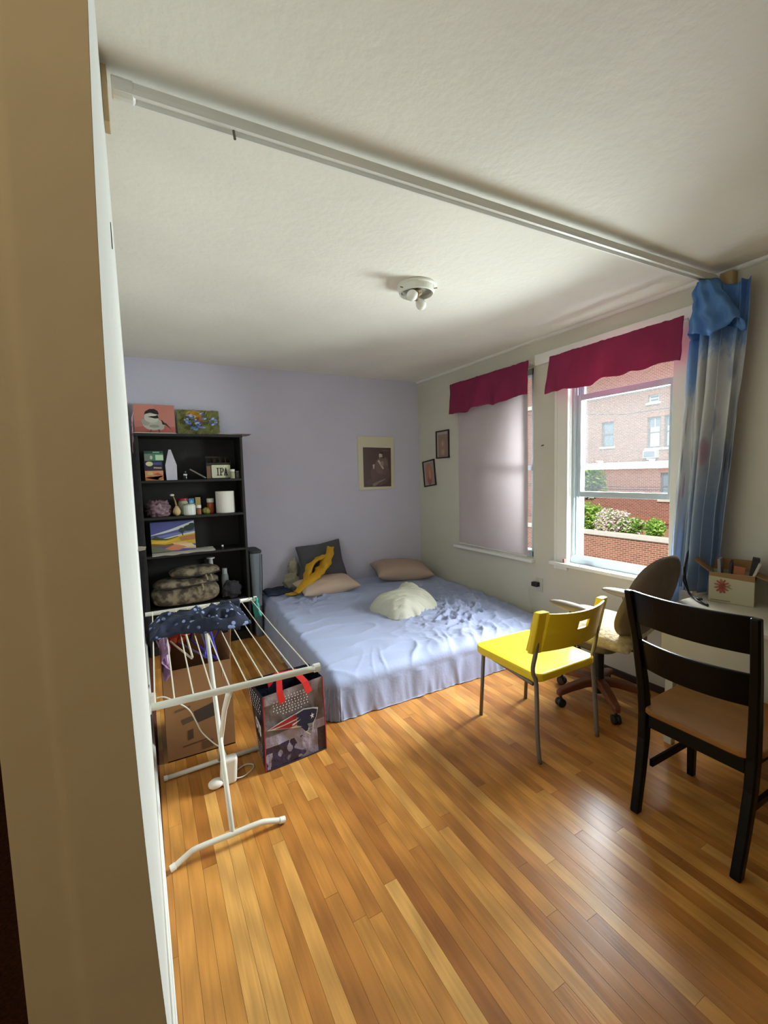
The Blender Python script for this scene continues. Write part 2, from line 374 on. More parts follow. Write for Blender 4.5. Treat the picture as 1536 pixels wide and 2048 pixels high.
# blind window
w1 = bpy.data.objects.new('window_1', None); C.objects.link(w1); w1.location = (W, 3.2, ZB); struct(w1)
q = MB(); q.box(W+.03, W+.14, Y3, Y3+.04, ZB, ZT).box(W+.03, W+.14, Y4-.04, Y4, ZB, ZT).box(W+.03, W+.14, Y3, Y4, ZB, ZB+.05).box(W+.03, W+.14, Y3, Y4, ZT-.05, ZT); q.build('frame', vinyl, w1, world=True)
q = MB(); q.box(W+.06, W+.09, Y3+.04, Y4-.04, 1.50, 1.545).box(W+.06, W+.09, Y3+.04, Y3+.075, .79, 2.31).box(W+.06, W+.09, Y4-.075, Y4-.04, .79, 2.31); q.build('sash', vinyl, w1, world=True)
bx(W+.072, W+.076, Y3+.04, Y4-.04, .79, 2.31).build('pane', clear, w1, world=True)
bx(W-.05, W+.035, 2.665, 3.75, .708, .736).build('window_sill', trimw, w1, world=True, bevel=.005)
bl = thing('roller_blind', 'pale grey roller blind pulled down over the left window', 'blind', (W-.015, 3.21, .76))
q = MB(); q.grid(lambda u, v: (W-.018+.006*math.sin(u*9)*(1-v*.3)+.004*nz(u*5, v*3), 2.738+u*.935+.018*(1-v)*(u-.1), .755+v*1.62), 40, 40); q.build('fabric', blindm, bl, world=True, smooth=True)
q = MB(); q.tube([(W-.018, 2.74, .757), (W-.018, 3.68, .757)], .007, 8); q.build('bottom_bar', mat('blind_bar', S(225, 220, 220), .5), bl, world=True)
q = MB(); q.tube([(W-.018, 2.75, 2.385), (W-.018, 3.70, 2.385)], .018, 12); q.build('roller_tube', trimw, bl, world=True)
# valances
burg = translucent('burgundy_cloth', S(150, 44, 86), .24, .85, .10, 5)
def valance(label, y0, y1, z_top, z_bot, sd, xw, drop, flare):
    t = thing('valance', label, 'valance', (xw, (y0+y1)/2, z_top), group='burgundy valances')
    def fn(u, v):
        y = y0+(y1-y0)*u; k = v
        fold = .5*math.sin(u*23+sd)+.5*nz(u*9+sd, .3)+.3*nz(u*21+sd, 1)
        z = z_top-(z_top-z_bot(u)+.014*nz(u*11+sd, 7))*v + (.006*nz(u*30+sd, 4) if v < .1 else 0)
        y += (flare[0]*(1-u)*-1+flare[1]*u)*v*.6
        return (xw-.024-.03*v+(-.034*fold)*(.12+.88*v)-.01*nz(u*6, v*3+sd), y, z)
    b = MB(); b.grid(fn, 90, 22); b.build('cloth', burg, t, world=True, smooth=True, solid=.0025)
    b = MB(); b.tube([(xw, y0-.01, z_top-.02), (xw, y1+.01, z_top-.02)], .008, 8)
    for yy in (y0+.01, y1-.01): b.tube([(xw, yy, z_top-.02), (W, yy, z_top-.02)], .006, 8)
    b.build('curtain_rod', trimw, t, world=True)
valance('short burgundy valance over the blind window', 2.68, 3.74, 2.405, lambda u: 2.125-.03*u+.010*math.sin(u*14), .4, W-.045, 0, (.05, .03))
valance('longer burgundy valance over the open window beside the blue curtain', 1.47, 2.435, 2.372, lambda u: 2.095+.03*math.sin(u*5+.5)*(1-u)+.008*math.sin(u*17), 2.1, W-.08, 0, (.02, .03))
# ceiling track with wooden end blocks
tk = thing('ceiling_track', 'long white curtain track hung across the room under the ceiling', 'curtain track', (1.4, 1.38, H-.05))
ya, yb = 1.418, 1.345
b = MB(); pr = [(-.021, .030), (.021, .030), (.023, .012), (.021, 0), (.012, -.002), (.010, .010), (-.010, .010), (-.012, -.002), (-.021, 0), (-.023, .012)]
b.prism(pr, 0, 1, lambda p, q, a: (.0+a*2.83, ya+(yb-ya)*a+p, H-.062+q)); b.build('rail', trimw, tk, world=True, fixn=True)
for xx, yy in ((.025, ya), (2.81, yb)):
    b = MB(); b.lathe([(.026, 0), (.026, .05), (.018, .055)], (xx-.03 if xx < 1 else xx, yy, H-.045), 16, Matrix.Rotation(PI/2, 3, 'Y')); b.build('end_cap', trimw, tk, world=True, smooth=False, bevel=.003)
bx(xl(1.4)+.0005, xl(1.4)+.014, ya-.025, ya+.025, H-.150, H-.012).build('wood_block', woodblock, tk, world=True, bevel=.002)
bx(W-.06, W-.0005, yb-.09, yb-.03, H-.16, H-.025).build('wood_block', woodblock, tk, world=True, bevel=.002)
b = MB(); b.tube([(.30, ya-.01, H-.06), (.302, ya-.014, H-.085)], .004, 6); b.build('screw', mat('old_metal', S(110, 105, 85), .4, .8), tk, world=True)

# ------------------------------------------------------------------ bed
sheet = mat('pale_blue_sheet', S(158, 168, 200), .62, sheen=.2, bump=.12, bscale=55)
BX0, BX1, BY0, BY1 = .93, 2.895, 2.42, 4.43
def bedz(y): return .268+.085*max(0, min(1, (y-2.45)/1.95))
def bx0(y): return .905+.055*(y-BY0)/2.0
def bed_fn(u, v):
    ex = .34; hx, hy = (BX1-BX0)/2, (BY1-BY0)/2
    px = (u*2-1)*(hx+ex); py = (v*2-1)*(hy+ex)
    r = .075; cx = max(-hx+r, min(hx-r, px)); cy = max(-hy+r, min(hy-r, py)); dx, dy = px-cx, py-cy; d = math.hypot(dx, dy)
    wx = (BX0+BX1)/2; wy = (BY0+BY1)/2; yy = wy+max(-hy, min(hy, py)); top = bedz(yy)
    if d < 1e-6: x, y, z, k = px, py, top, 0
    else:
        ux, uy = dx/d, dy/d; rr = r; arc = rr*PI/2
        if d < arc: a = d/rr; x = cx+ux*rr*math.sin(a); y = cy+uy*rr*math.sin(a); z = top-rr*(1-math.cos(a)); k = d/arc*.5
        else:
            s_ = d-arc; x = cx+ux*rr; y = cy+uy*rr; z = top-rr-s_; k = 1
            ang = math.atan2(uy, ux); per = (cx*uy-cy*ux)*1.0+ang*.2
            f = .013*nz(per*11, z*2.2, 3)+.009*ridge(per*17, z*4, 8)*min(1, s_*5)
            t_ = .03*min(1, s_/.2)
            x += ux*(f+t_*.4); y += uy*(f+t_*.4); z = max(z, .006+.004*nz(per*9, 1))
    X, Y = wx+x, wy+y
    # wrinkles on the top
    q1 = math.exp(-(((X-2.30)/.42)**2+((Y-3.00)/.42)**2)); q2 = math.exp(-(((X-1.33)/.22)**2+((Y-3.98)/.20)**2)); q3 = math.exp(-(((X-2.62)/.30)**2+((Y-3.25)/.55)**2)); q4 = math.exp(-(((X-2.0)/.6)**2+((Y-2.5)/.16)**2))
    if k < .6:
        wr = 1.9*(.018*max(0, ridge(X*6+Y*3, Y*9-X*3, 1))**3*(q1+.9*q2) + .014*max(0, ridge(X*11+nz(X*4, Y*4)*2, Y*13+X*6, 2))**4*(q1+q2*.9+q3) + .016*max(0, ridge(X*8-Y*3+nz(X*3, Y*3), Y*2.2, 5))**4*(q3+q4) + .006*max(0, ridge(X*3+Y*1.5, Y*5, 11))**4) + .004*nz(X*3, Y*4, 7) + .0025*ridge(X*4, Y*9, 4)
        z += wr*(1-k)
    elif k >= .5: 
        f2_ = .008*ridge(X*13+z*6, z*16, 9)*(.3+.7*q4*2 if X > 1.5 else .5); y -= abs(f2_)
    sh = (bx0(Y)-BX0)*max(0, (BX1-X)/(BX1-BX0))
    return (X+sh, min(Y, D-.017), max(z, .004)) if X < W-.02 else (W-.02, min(Y, D-.017), max(z, .004))
bd = thing('bed', 'low wide mattress under a rumpled pale blue fitted sheet', 'bed', ((BX0+BX1)/2, (BY0+BY1)/2, 0))
b = MB(); b.grid(bed_fn, 260, 260); b.build('fitted_sheet', sheet, bd, world=True, smooth=True)
b = MB(); b.box(BX0+.10, BX1-.06, BY0+.07, BY1-.07, 0, .20); b.build('mattress', mat('mattress_ticking', S(220, 218, 210), .8), bd, world=True, bevel=.04, seg=3)
beige = mat('beige_pillowcase', S(196, 172, 152), .8, bump=.2, bscale=30, var=.03); 
def mk_pillow(name, label, w, d, t, loc, rot, m, cat='pillow', seed=0, group=None, sub=1, wr=.012):
    b = MB(); pillow(b, w, d, t, n=16, seed=seed, wr=wr); o = b.build(name, m, None, loc=loc, rot=rot, smooth=True); weld(o)
    s_ = o.modifiers.new('sub', 'SUBSURF'); s_.levels = sub; s_.render_levels = sub
    return tag(o, label, cat, group)
mk_pillow('bed_pillow', 'narrow beige pillow in front of the grey cushion', .64, .34, .15, (1.555, 4.10, .415), (math.radians(10), 0, math.radians(4)), beige, seed=3)
mk_pillow('bed_pillow', 'plump beige pillow in the bed corner by the window wall', .66, .46, .19, (2.47, 4.17, .440), (math.radians(8), math.radians(3), math.radians(-14)), mat('tan_pillowcase', S(178, 154, 138), .8, bump=.2, bscale=30, var=.03), seed=7)
mk_pillow('throw_cushion', 'dark grey square cushion propped upright against the lavender wall', .52, .46, .13, (1.595, 4.315, .595), (math.radians(72), 0, 0), mat('charcoal_cushion', S(78, 78, 84), .85, bump=.15, bscale=200), 'cushion', seed=2)
bpy.data.objects['throw_cushion'].rotation_euler = (Matrix.Rotation(math.radians(72), 4, 'X') @ Matrix.Rotation(math.radians(5), 4, 'Z')).to_euler()
b = MB(); blob(b, (1.265, 4.34, .43), .085, .06, .085, 4, .35, 2.2); blob(b, (1.30, 4.375, .555), .055, .04, .10, 6, .35, 2.2)
tag(b.build('cream_plush', mat('cream_fleece', S(160, 154, 134), .95, bump=.6, bscale=60), smooth=True, loc=(1.27, 4.3, .35), world=True), 'cream plush bundle half hidden behind the dark grey cushion', 'plush')
# yellow garment
yel = mat('mustard_cloth', S(196, 146, 22), .8, bump=.3, bscale=40, var=.12)
jk = thing('yellow_garment', 'mustard yellow garment flung over the dark grey cushion', 'garment', (1.35, 4.15, .45))
def crumple(pts, rs, seed, seg=16, flat=.45):
    b = MB(); P = [Vector(p) for p in pts]; out = []; R_ = []
    for i in range(len(P)-1):
        for k in range(5):
            t = k/5; out.append(P[i].lerp(P[i+1], t)); R_.append(rs[i]*(1-t)+rs[i+1]*t)
    out.append(P[-1]); R_.append(rs[-1]); b.tube(out, R_, seg, flat=flat)
    b.v = [tuple(Vector(p)+Vector((nz(p[0]*22+seed, p[1]*22, p[2]*22), nz(p[0]*22, p[1]*22+seed, p[2]*22+5), nz(p[0]*22, p[1]*22, p[2]*22+seed)))*.016) for p in b.v]
    return b
crumple([(1.665, 4.235, .77), (1.635, 4.20, .70), (1.59, 4.19, .635), (1.53, 4.15, .57), (1.42, 4.08, .51), (1.30, 4.04, .46), (1.22, 4.03, .40)], [.042, .04, .06, .055, .05, .045, .03], 1).build('sleeve', yel, jk, world=True, smooth=True)
crumple([(1.60, 4.22, .68), (1.50, 4.205, .665), (1.415, 4.19, .61), (1.37, 4.14, .54), (1.33, 4.08, .49)], [.03, .045, .05, .05, .03], 5).build('body', yel, jk, world=True, smooth=True)
crumple([(1.24, 4.05, .39), (1.19, 4.09, .372), (1.14, 4.13, .372)], [.03, .035, .02], 9).build('hem', yel, jk, world=True, smooth=True)
b = MB(); b.grid(lambda u, v: (.985+u*.26, 4.20+v*.215, bedz(4.3)+.012+.02*math.sin(min(1, u*6)*PI/2)*math.sin(min(1, v*6)*PI/2)*(1 if u < .98 else 0)+.012*nz(u*4, v*4)), 16, 14)
tag(b.build('navy_cloth', mat('navy_cotton', S(44, 54, 78), .9, bump=.3, bscale=60), smooth=True, solid=.012, loc=(1.1, 4.3, .34), world=True), 'folded navy cloth on the bed corner nearest the bookcase', 'cloth')
# cream fleece blanket bundle
def blk_fn(u, v):
    a, e = u*2-1, v*2-1
    rr = max(abs(a), abs(e), 1e-6); ang = math.atan2(e, a)
    k = 1/(abs(math.cos(ang))**4+abs(math.sin(ang))**4)**.25
    ca, sa = math.cos(ang)*rr*k, math.sin(ang)*rr*k
    side = max(0, 1-rr**3.4)**.62; soft = max(0, 1-rr**2.2)
    rm = max(.25, min(1, .62+ca*.6)); peak = math.exp(-((ca-.70+.12*sa)/.17)**2)*max(0, min(1, .45+.6*sa))
    t, q = ca+sa*.9, ca-sa*.9
    w1 = 1-abs(math.sin(t*6.2+1.6*nz(q*1.1, t*1.3, 5)+.5)); w2 = 1-abs(math.sin(t*12+2.4*nz(q*1.4, t*1.5, 8)))
    g1 = math.exp(-(math.sin(t*5.2+1.7*nz(q*1.1, t*1.3, 5)+.5)/.34)**2); g2 = math.exp(-(math.sin(t*10.5+2.6*nz(q*1.4, t*1.5, 8))/.42)**2)
    fold = -(.036*g1+.016*g2)*rm*(1+.9*nz(q*1.5, t, 2))+.012*nz(ca*3, sa*3, 4)
    z = side*(.150+.020*soft+.110*peak) + fold*min(1, side*1.2)
    ou = 1+.05*nz(math.cos(ang)*3, math.sin(ang)*3, 2)+fold*2.0
    return (ca*.275*ou, sa*.235*ou-.02*side*soft*0, max(0, z))
b = MB(); b.grid(blk_fn, 80, 80)
tag(b.build('fleece_blanket', mat('cream_fleece_blanket', S(204, 204, 186), .95, sheen=.1, bump=.35, bscale=120), smooth=True, loc=(1.97, 3.30, .302), rotz=math.radians(14)), 'bundled cream fleece blanket in the middle of the bed', 'blanket')
# ------------------------------------------------------------------ added fill lamp in the unseen hallway, brightens the tan wall end
hl = thing('hall_fill_lamp', 'added round fill lamp on the hallway ceiling behind the viewer', 'ceiling lamp', (-.48, -.25, H))
MB().lathe([(.07, 0), (.07, -.03), (.05, -.04)], (0, 0, 0), 24).build('canopy', trimw, hl, fixn=True)
b = MB(); blob(b, (0, 0, -.14), .12, .12, .11, 0, 0, 1, 24, 14); b.build('globe', mat('fill_globe', (1, .9, .7), .4, emit=((1, .89, .72), 12.5)), hl, smooth=True)
# ------------------------------------------------------------------ ceiling lamp
lamp = thing('ceiling_lamp', 'bare white flush ceiling lamp with two bulbs and no shade', 'ceiling lamp', (1.45, 2.2, H))
lw = mat('lamp_white_metal', S(226, 226, 216), .4); 
b = MB(); b.lathe([(.112, 0), (.115, -.004), (.115, -.012), (.108, -.018), (.100, -.046), (.094, -.050), (.092, -.046), (.090, -.022)], (0, 0, 0), 40); b.build('canopy', lw, lamp, smooth=False, fixn=True)
b = MB(); b.lathe([(.088, -.024), (.088, -.030)], (0, 0, 0), 30); b.build('reflector_plate', mat('lamp_reflector', S(190, 186, 176), .25, .7), lamp, fixn=True)
bulbm = mat('bulb_glass_off', S(236, 236, 230), .25, spec=.6); brass = mat('lamp_socket_brass', S(150, 125, 95), .4, .5)
for sgn, yw in ((1, .4), (-1, .4)):
    M3 = Matrix.Rotation(yw, 3, 'Z') @ Matrix.Rotation(sgn*math.radians(118), 3, 'Y')
    off = Matrix.Rotation(yw, 3, 'Z') @ Vector((sgn*.005, sgn*.018, -.045))
    b = MB(); b.lathe([(.017, -.012), (.019, 0), (.019, .028), (.015, .030)], off, 16, M3); b.build('socket', brass, lamp, smooth=False, fixn=True)
    b = MB(); b.lathe([(.013, .026), (.014, .036), (.022, .05), (.030, .070), (.030, .084), (.024, .098), (.012, .106), (.001, .108)], off, 20, M3); b.build('bulb', bulbm, lamp, smooth=True, fixn=True)
b = MB(); b.tube([(0, 0, -.03), (0, 0, -.075)], .004, 8); b.lathe([(.007, -.075), (.007, -.085)], (0, 0, 0), 10); b.build('center_rod', brass, lamp, fixn=True)
for a in (1.2, 3.3, 5.4):
    b = MB(); b.tube([(.10*math.cos(a), .10*math.sin(a), -.034), (.122*math.cos(a), .122*math.sin(a), -.034)], .003, 6); b.build('shade_screw', brass, lamp)

# ------------------------------------------------------------------ yellow chair (faces the bed)
yc = thing('yellow_chair', 'bright yellow plastic chair with grey steel legs', 'chair', (1.93, 1.77, 0))
yp = mat('yellow_plastic', S(236, 206, 44), .38, spec=.4); gsteel = mat('grey_steel_tube', S(122, 118, 112), .4, .35)
def rrect(x0, x1, y0, y1, r, n=6):
    out = []
    for cx, cy, a0 in ((x1-r, y1-r, 0), (x0+r, y1-r, PI/2), (x0+r, y0+r, PI), (x1-r, y0+r, 3*PI/2)):
        for i in range(n+1): a = a0+PI/2*i/n; out.append((cx+r*math.cos(a), cy+r*math.sin(a)))
    return out
b = MB(); P = rrect(1.695, 2.165, 1.53, 2.015, .05)
b.prism(P, .412, .458, lambda x, y, z: (x+(.012*(y-1.53)/.48*(1 if x > 1.93 else -1))*.6, y, z+.012*((y-1.77)/.24)**2*(1 if y > 1.77 else .2))); b.build('seat', yp, yc, world=True, bevel=.010, seg=3)
# backrest: curved shell with a handle hole
def bk(u, v, off):      # u 0..1 across, v 0..1 up
    a = u*2-1; x = 1.925+a*.255; curve = .062*(1-a*a); lean = -.055*v
    y = 1.545+lean-curve+off + (.0 if abs(a) < .82 else .03*(abs(a)-.82)/.18)
    z = .585+v*.20+.012*abs(a)**2*(1 if v > .5 else -.6)
    return Vector((x, y, z))
b = MB(); nu, nv = 44, 14; hole = lambda i, j: .455 < (i+.5)/nu < .625 and .52 < (j+.5)/nv < .74
idx = {}
for s_ in (0, 1):
    for j in range(nv+1):
        for i in range(nu+1): idx[s_, i, j] = b.vert(bk(i/nu, j/nv, s_*.014))
def isf(i, j): return 0 <= i < nu and 0 <= j < nv and not hole(i, j)
for j in range(nv):
    for i in range(nu):
        if not isf(i, j): continue
        b.face((idx[0, i, j], idx[0, i+1, j], idx[0, i+1, j+1], idx[0, i, j+1])); b.face((idx[1, i, j+1], idx[1, i+1, j+1], idx[1, i+1, j], idx[1, i, j]))
        for di, dj, e in ((-1, 0, ((i, j), (i, j+1))), (1, 0, ((i+1, j+1), (i+1, j))), (0, -1, ((i+1, j), (i, j))), (0, 1, ((i, j+1), (i+1, j+1)))):
            if not isf(i+di, j+dj): p, q = e; b.face((idx[0, p[0], p[1]], idx[1, p[0], p[1]], idx[1, q[0], q[1]], idx[0, q[0], q[1]]))
b.build('backrest', yp, yc, world=True, bevel=.0035, seg=2, fixn=True)
for sx in (-1, 1):     # the wings that wrap the back posts
    cx = 1.925+sx*.232
    b = MB(); pts = []
    pr = [(-.034, -.024), (.034, -.024), (.034, .018), (-.034, .018)]
    b.prism([(-.034*sx, -.022), (.028*sx, -.012), (.034*sx, .012), (.016*sx, .026), (-.034*sx, .020)], 0, 1, lambda p, q, a: (cx+p+.004*sx, 1.550-.05*a+q, .575+a*.225)); b.build('post_sleeve', yp, yc, world=True, bevel=.006, seg=3, fixn=True)
    lx = 1.695 if sx < 0 else 2.149
    b = MB(); b.tube(sm([(lx, 1.515, 0), (lx+.004*sx, 1.528, .15), (lx-.004*sx+.006, 1.548, .40), (cx, 1.556, .455), (cx+.008*sx, 1.552, .50), (cx+.006*sx, 1.540, .56), (cx, 1.53, .64)], 3), .0115, 12); b.build('leg', gsteel, yc, world=True, smooth=True)
    fx = 1.746 if sx < 0 else 2.127
    b = MB(); b.tube([(fx, 2.022, 0), (fx-.006*sx, 2.0, .42)], .0115, 12); b.build('leg', gsteel, yc, world=True, smooth=True)
    b = MB(); b.tube([(fx, 1.99, .405), (cx, 1.56, .405)], .010, 8); b.build('seat_rail', gsteel, yc, world=True, smooth=True)

# ------------------------------------------------------------------ black wooden chair (faces the desk)
bc = thing('black_chair', 'black painted wooden chair with two curved slats and a bare wood seat', 'chair', (2.03, .89, 0))
blk = mat('black_chair_paint', S(8, 7, 6), .30, spec=.16, var=.2, vscale=10); seatw = mat('worn_wood_seat', S(140, 94, 42), .5, spec=.25, var=.25, vscale=7, stretch=(1, .25, 1))
def post(y, s_):
    b = MB(); yt = y+s_*.035
    pts = [(1.80, y, 0), (1.835, y+s_*.004, .16), (1.862, y+s_*.008, .32), (1.868, y+s_*.01, .44), (1.855, y+s_*.015, .58), (1.825, y+s_*.024, .76), (1.775, yt, .985)]
    wv = [(.034, .036), (.038, .036), (.044, .036), (.046, .036), (.042, .034), (.036, .032), (.030, .030)]
    k = len(b.v)
    for (x, yy, z), (w_, d_) in zip(pts, wv):
        for sx, sy in ((-1, -1), (1, -1), (1, 1), (-1, 1)): b.vert((x+sx*w_/2, yy+sy*d_/2, z))
    for i in range(len(pts)-1):
        for j in range(4): b.face((k+i*4+j, k+i*4+(j+1) % 4, k+(i+1)*4+(j+1) % 4, k+(i+1)*4+j))
    b.face((k+3, k+2, k+1, k)); n = k+(len(pts)-1)*4; b.face((n, n+1, n+2, n+3))
    return b
post(1.078, 1).build('rear_leg', blk, bc, world=True, bevel=.006, seg=2); post(.704, -1).build('rear_leg', blk, bc, world=True, bevel=.006, seg=2)
def slat(z0, z1, xm, half):
    b = MB()
    def fn(u, s_, v):
        a = u*2-1; z = z0+(z1-z0)*v; return Vector((xm-(z-.7)*.20-.042*(1-a*a)+s_*.017, .891+a*half, z))
    n = 24
    k = len(b.v)
    for i in range(n+1):
        for s_, v in ((0, 0), (1, 0), (1, 1), (0, 1)): b.vert(fn(i/n, s_, v))
    for i in range(n):
        for j in range(4): b.face((k+i*4+j, k+i*4+(j+1) % 4, k+(i+1)*4+(j+1) % 4, k+(i+1)*4+j))
    b.face((k, k+3, k+2, k+1)) ; e = k+n*4; b.face((e, e+1, e+2, e+3))
    return b
slat(.845, .985, 1.832, .212).build('back_slat', blk, bc, world=True, bevel=.004, fixn=True)
slat(.640, .768, 1.832, .196).build('back_slat', blk, bc, world=True, bevel=.004, fixn=True)
b = MB(); b.prism(rrect(1.835, 2.315, .675, 1.105, .07), .438, .466, lambda x, y, z: (x, .89+(y-.89)*(1+.12*(x-1.85)), z)); b.build('seat', seatw, bc, world=True, bevel=.008, seg=3)
b = MB(); b.box(1.855, 1.885, .715, 1.065, .375, .438).box(2.235, 2.258, .70, 1.08, .375, .438).box(1.88, 2.24, .708, .728, .375, .438).box(1.88, 2.24, 1.052, 1.072, .375, .438); b.build('apron', blk, bc, world=True, bevel=.003)
for y in (.70, 1.082):
    b = MB(); b.prism([(2.235, y-.019), (2.275, y-.019), (2.275, y+.019), (2.235, y+.019)], 0, 1, lambda x, yy, a: (2.255+(x-2.255)*(.75+.25*a), y+(yy-y)*(.75+.25*a), a*.438)); b.build('front_leg', blk, bc, world=True, bevel=.004, fixn=True)
for y in (.720, 1.060): bx(1.876, 2.24, y-.008, y+.008, .19, .222).build('stretcher', blk, bc, world=True, bevel=.003)

# ------------------------------------------------------------------ swivel chair (faces the back wall)
oc = thing('swivel_chair', 'brown fabric office swivel chair with wooden star base by the window', 'office chair', (2.50, 1.76, 0))
fab = mat('taupe_upholstery', S(112, 98, 84), .9, bump=.35, bscale=260, var=.08, vscale=20); starw = mat('red_brown_wood', S(112, 62, 36), .4, var=.2, vscale=9); blkp = mat('black_plastic', S(26, 26, 28), .45); armp = mat('taupe_arm_pad', S(126, 114, 100), .6)
for k in range(5):
    a = math.radians(20+72*k); d = Vector((math.cos(a), math.sin(a), 0)); s_ = Vector((-d.y, d.x, 0))
    b = MB(); n0 = len(b.v)
    for t, zz, w_, h_ in ((.02, .135, .058, .05), (.10, .135, .055, .05), (.20, .118, .050, .045), (.275, .098, .044, .040), (.295, .088, .036, .03)):
        for p, q in ((-1, -1), (1, -1), (1, 1), (-1, 1)): b.vert(d*t+s_*p*w_/2+Vector((0, 0, zz+q*h_/2)))
    for i in range(4):
        for j in range(4): b.face((n0+i*4+j, n0+i*4+(j+1) % 4, n0+i*4+4+(j+1) % 4, n0+i*4+4+j))
    b.face((n0+3, n0+2, n0+1, n0)); b.face((n0+16, n0+17, n0+18, n0+19))
    leg = b.build('leg', starw, oc, bevel=.010, seg=3, fixn=True)
    cpos = d*.272
    b = MB(); b.tube([cpos+Vector((0, 0, .035)), cpos+Vector((0, 0, .085))], .008, 8)
    for off in (-.013, .013): b.lathe([(.010, -.009), (.026, -.009), (.028, -.004), (.028, .004), (.026, .009), (.010, .009)], cpos+s_*off+Vector((0, 0, .028)), 16, Matrix.Rotation(a, 3, 'Z') @ Matrix.Rotation(PI/2, 3, 'X'))
    b.lathe([(.012, .050), (.024, .040), (.026, .030)], cpos, 12); b.build('caster', blkp, leg, fixn=True)
b = MB(); b.lathe([(.030, .06), (.032, .10), (.036, .11), (.036, .16), (.033, .17), (.033, .33), (.030, .335)], (0, 0, 0), 20); b.build('column', blkp, oc, fixn=True)
b = MB(); b.lathe([(.013, .33), (.013, .40)], (0, 0, 0), 12); b.build('gas_lift', mat('chrome', S(200, 200, 205), .15, 1), oc, fixn=True)
b = MB(); b.box(-.11, .11, -.10, .12, .385, .415).beam((.0, -.08, .395), (0, -.26, .42), .05, .012).beam((0, -.255, .41), (0, -.245, .60), .05, .014, (0, 1, 0)); b.build('mechanism', blkp, oc, bevel=.004)
b = MB(); b.prism(rrect(-.235, .235, -.21, .24, .09), .415, .468, lambda x, y, z: (x, y, z)); b.build('seat', fab, oc, bevel=.02, seg=4)
def ob_fn(sgn):
    def fn(u, v):
        a, e = u*2-1, v*2-1
        m_ = max(abs(a), abs(e), 1e-6); ang = math.atan2(e, a); k = 1/(abs(math.cos(ang))**2.6+abs(math.sin(ang))**2.6)**(1/2.6)
        x = math.cos(ang)*m_*k*.225*(1-.10*math.sin(ang)*m_); zl = math.sin(ang)*m_*k*.27
        th = .040*max(0, 1-m_**3)**.5; cur = -.055*(1-(x/.225)**2)
        y = cur+sgn*th+.05*(zl/.27)**2*.5
        c, s_ = math.cos(math.radians(-20)), math.sin(math.radians(-20))
        return (x, -.265+y*c+zl*s_ - .035, .770+zl*c-y*s_)
    return fn
b = MB(); b.grid(ob_fn(-1), 26, 26); f0 = len(b.v); b.grid(lambda u, v: ob_fn(1)(1-u, v), 26, 26); o = b.build('backrest', fab, oc, smooth=True, fixn=False); weld(o, .001)
for sx in (-1, 1):
    x = sx*.262
    b = MB(); b.tube([(x-sx*.05, -.02, .40), (x, -.02, .40), (x, -.015, .46), (x, 0, .645)], .014, 8); ar = b.build('arm_support', blkp, oc, smooth=True)
    b = MB(); blob(b, (x, .005, .665), .038, .16, .027, 3, .04, 1, 20, 10); b.build('arm_pad', armp, oc, smooth=True)
pil = mk_pillow('seat_pillow', 'tan patterned pillow lying on the swivel chair seat', .50, .52, .12, (2.46, 1.715, .513), (math.radians(4), math.radians(-5), math.radians(12)), mat('tan_brocade', S(176, 158, 122), .85, bump=.8, bscale=45, var=.28, vscale=38), 'pillow', seed=11)

# ------------------------------------------------------------------ desk and the things on it
dk = thing('desk', 'off white desk in the dark corner beside the curtain', 'desk', (2.63, .83, 0))
dm = mat('desk_laminate', S(196, 190, 170), .45, var=.04)
bx(2.36, W-.03, .24, 1.335, .728, .752).build('tabletop', dm, dk, world=True, bevel=.004)
bx(2.40, 2.418, .27, 1.32, .42, .727).build('front_panel', dm, dk, world=True, bevel=.003)
bx(2.419, W-.04, 1.30, 1.32, .42, .727).build('side_panel', dm, dk, world=True, bevel=.003)
for x in (2.43, W-.07):
    for y in (.28, 1.28): bx(x-.02, x+.02, y-.02, y+.02, 0, .42 if True else 0).build('leg', dm, dk, world=True, bevel=.003)
# carton
cart = mat('carton_white', S(196, 186, 156), .75, var=.05); cardb = mat('corrugated_brown', S(150, 112, 72), .85, var=.1, vscale=9)
cb = thing('desk_carton', 'open white carton with a red flower print on the desk', 'box', (2.735, 1.15, .752), rotz=-PI/2+math.radians(16))
w_, d_, h_ = .195, .115, .165
b = MB(); t_ = .004
b.box(-w_/2, w_/2, 0, t_, 0, h_).box(-w_/2, w_/2, d_-t_, d_, 0, h_).box(-w_/2, -w_/2+t_, t_, d_-t_, 0, h_).box(w_/2-t_, w_/2, t_, d_-t_, 0, h_).box(-w_/2, w_/2, 0, d_, 0, t_); b.build('carton_body', cart, cb)
random.seed(5); sh = [(S(150, 112, 70), [(0, .88), (1, .80), (1, 1), (0, 1)])]
for k in range(11):
    a = k*2*PI/11; sh.append((S(168, 84+random.randint(-20, 20), 60), ell(.30+.10*math.cos(a), .56+.16*math.sin(a), .085, .030, a, 10)))
for k in range(7):
    a = k*2*PI/7+.3; sh.append((S(140, 60, 44), ell(.31+.04*math.cos(a), .56+.06*math.sin(a), .05, .022, a, 10)))
sh += [(S(110, 112, 60), ell(.47, .62, .04, .012, .4)), (S(110, 112, 60), ell(.49, .52, .05, .012, -.2)), (S(96, 84, 62), [(.05, .08), (.5, .08), (.5, .10), (.05, .10)])]
flat_print('flower_print', sh, w_, h_, cb)
b = MB(); b.beam((-w_/2, 0, h_), (-w_/2, d_, h_), .004, .004); 
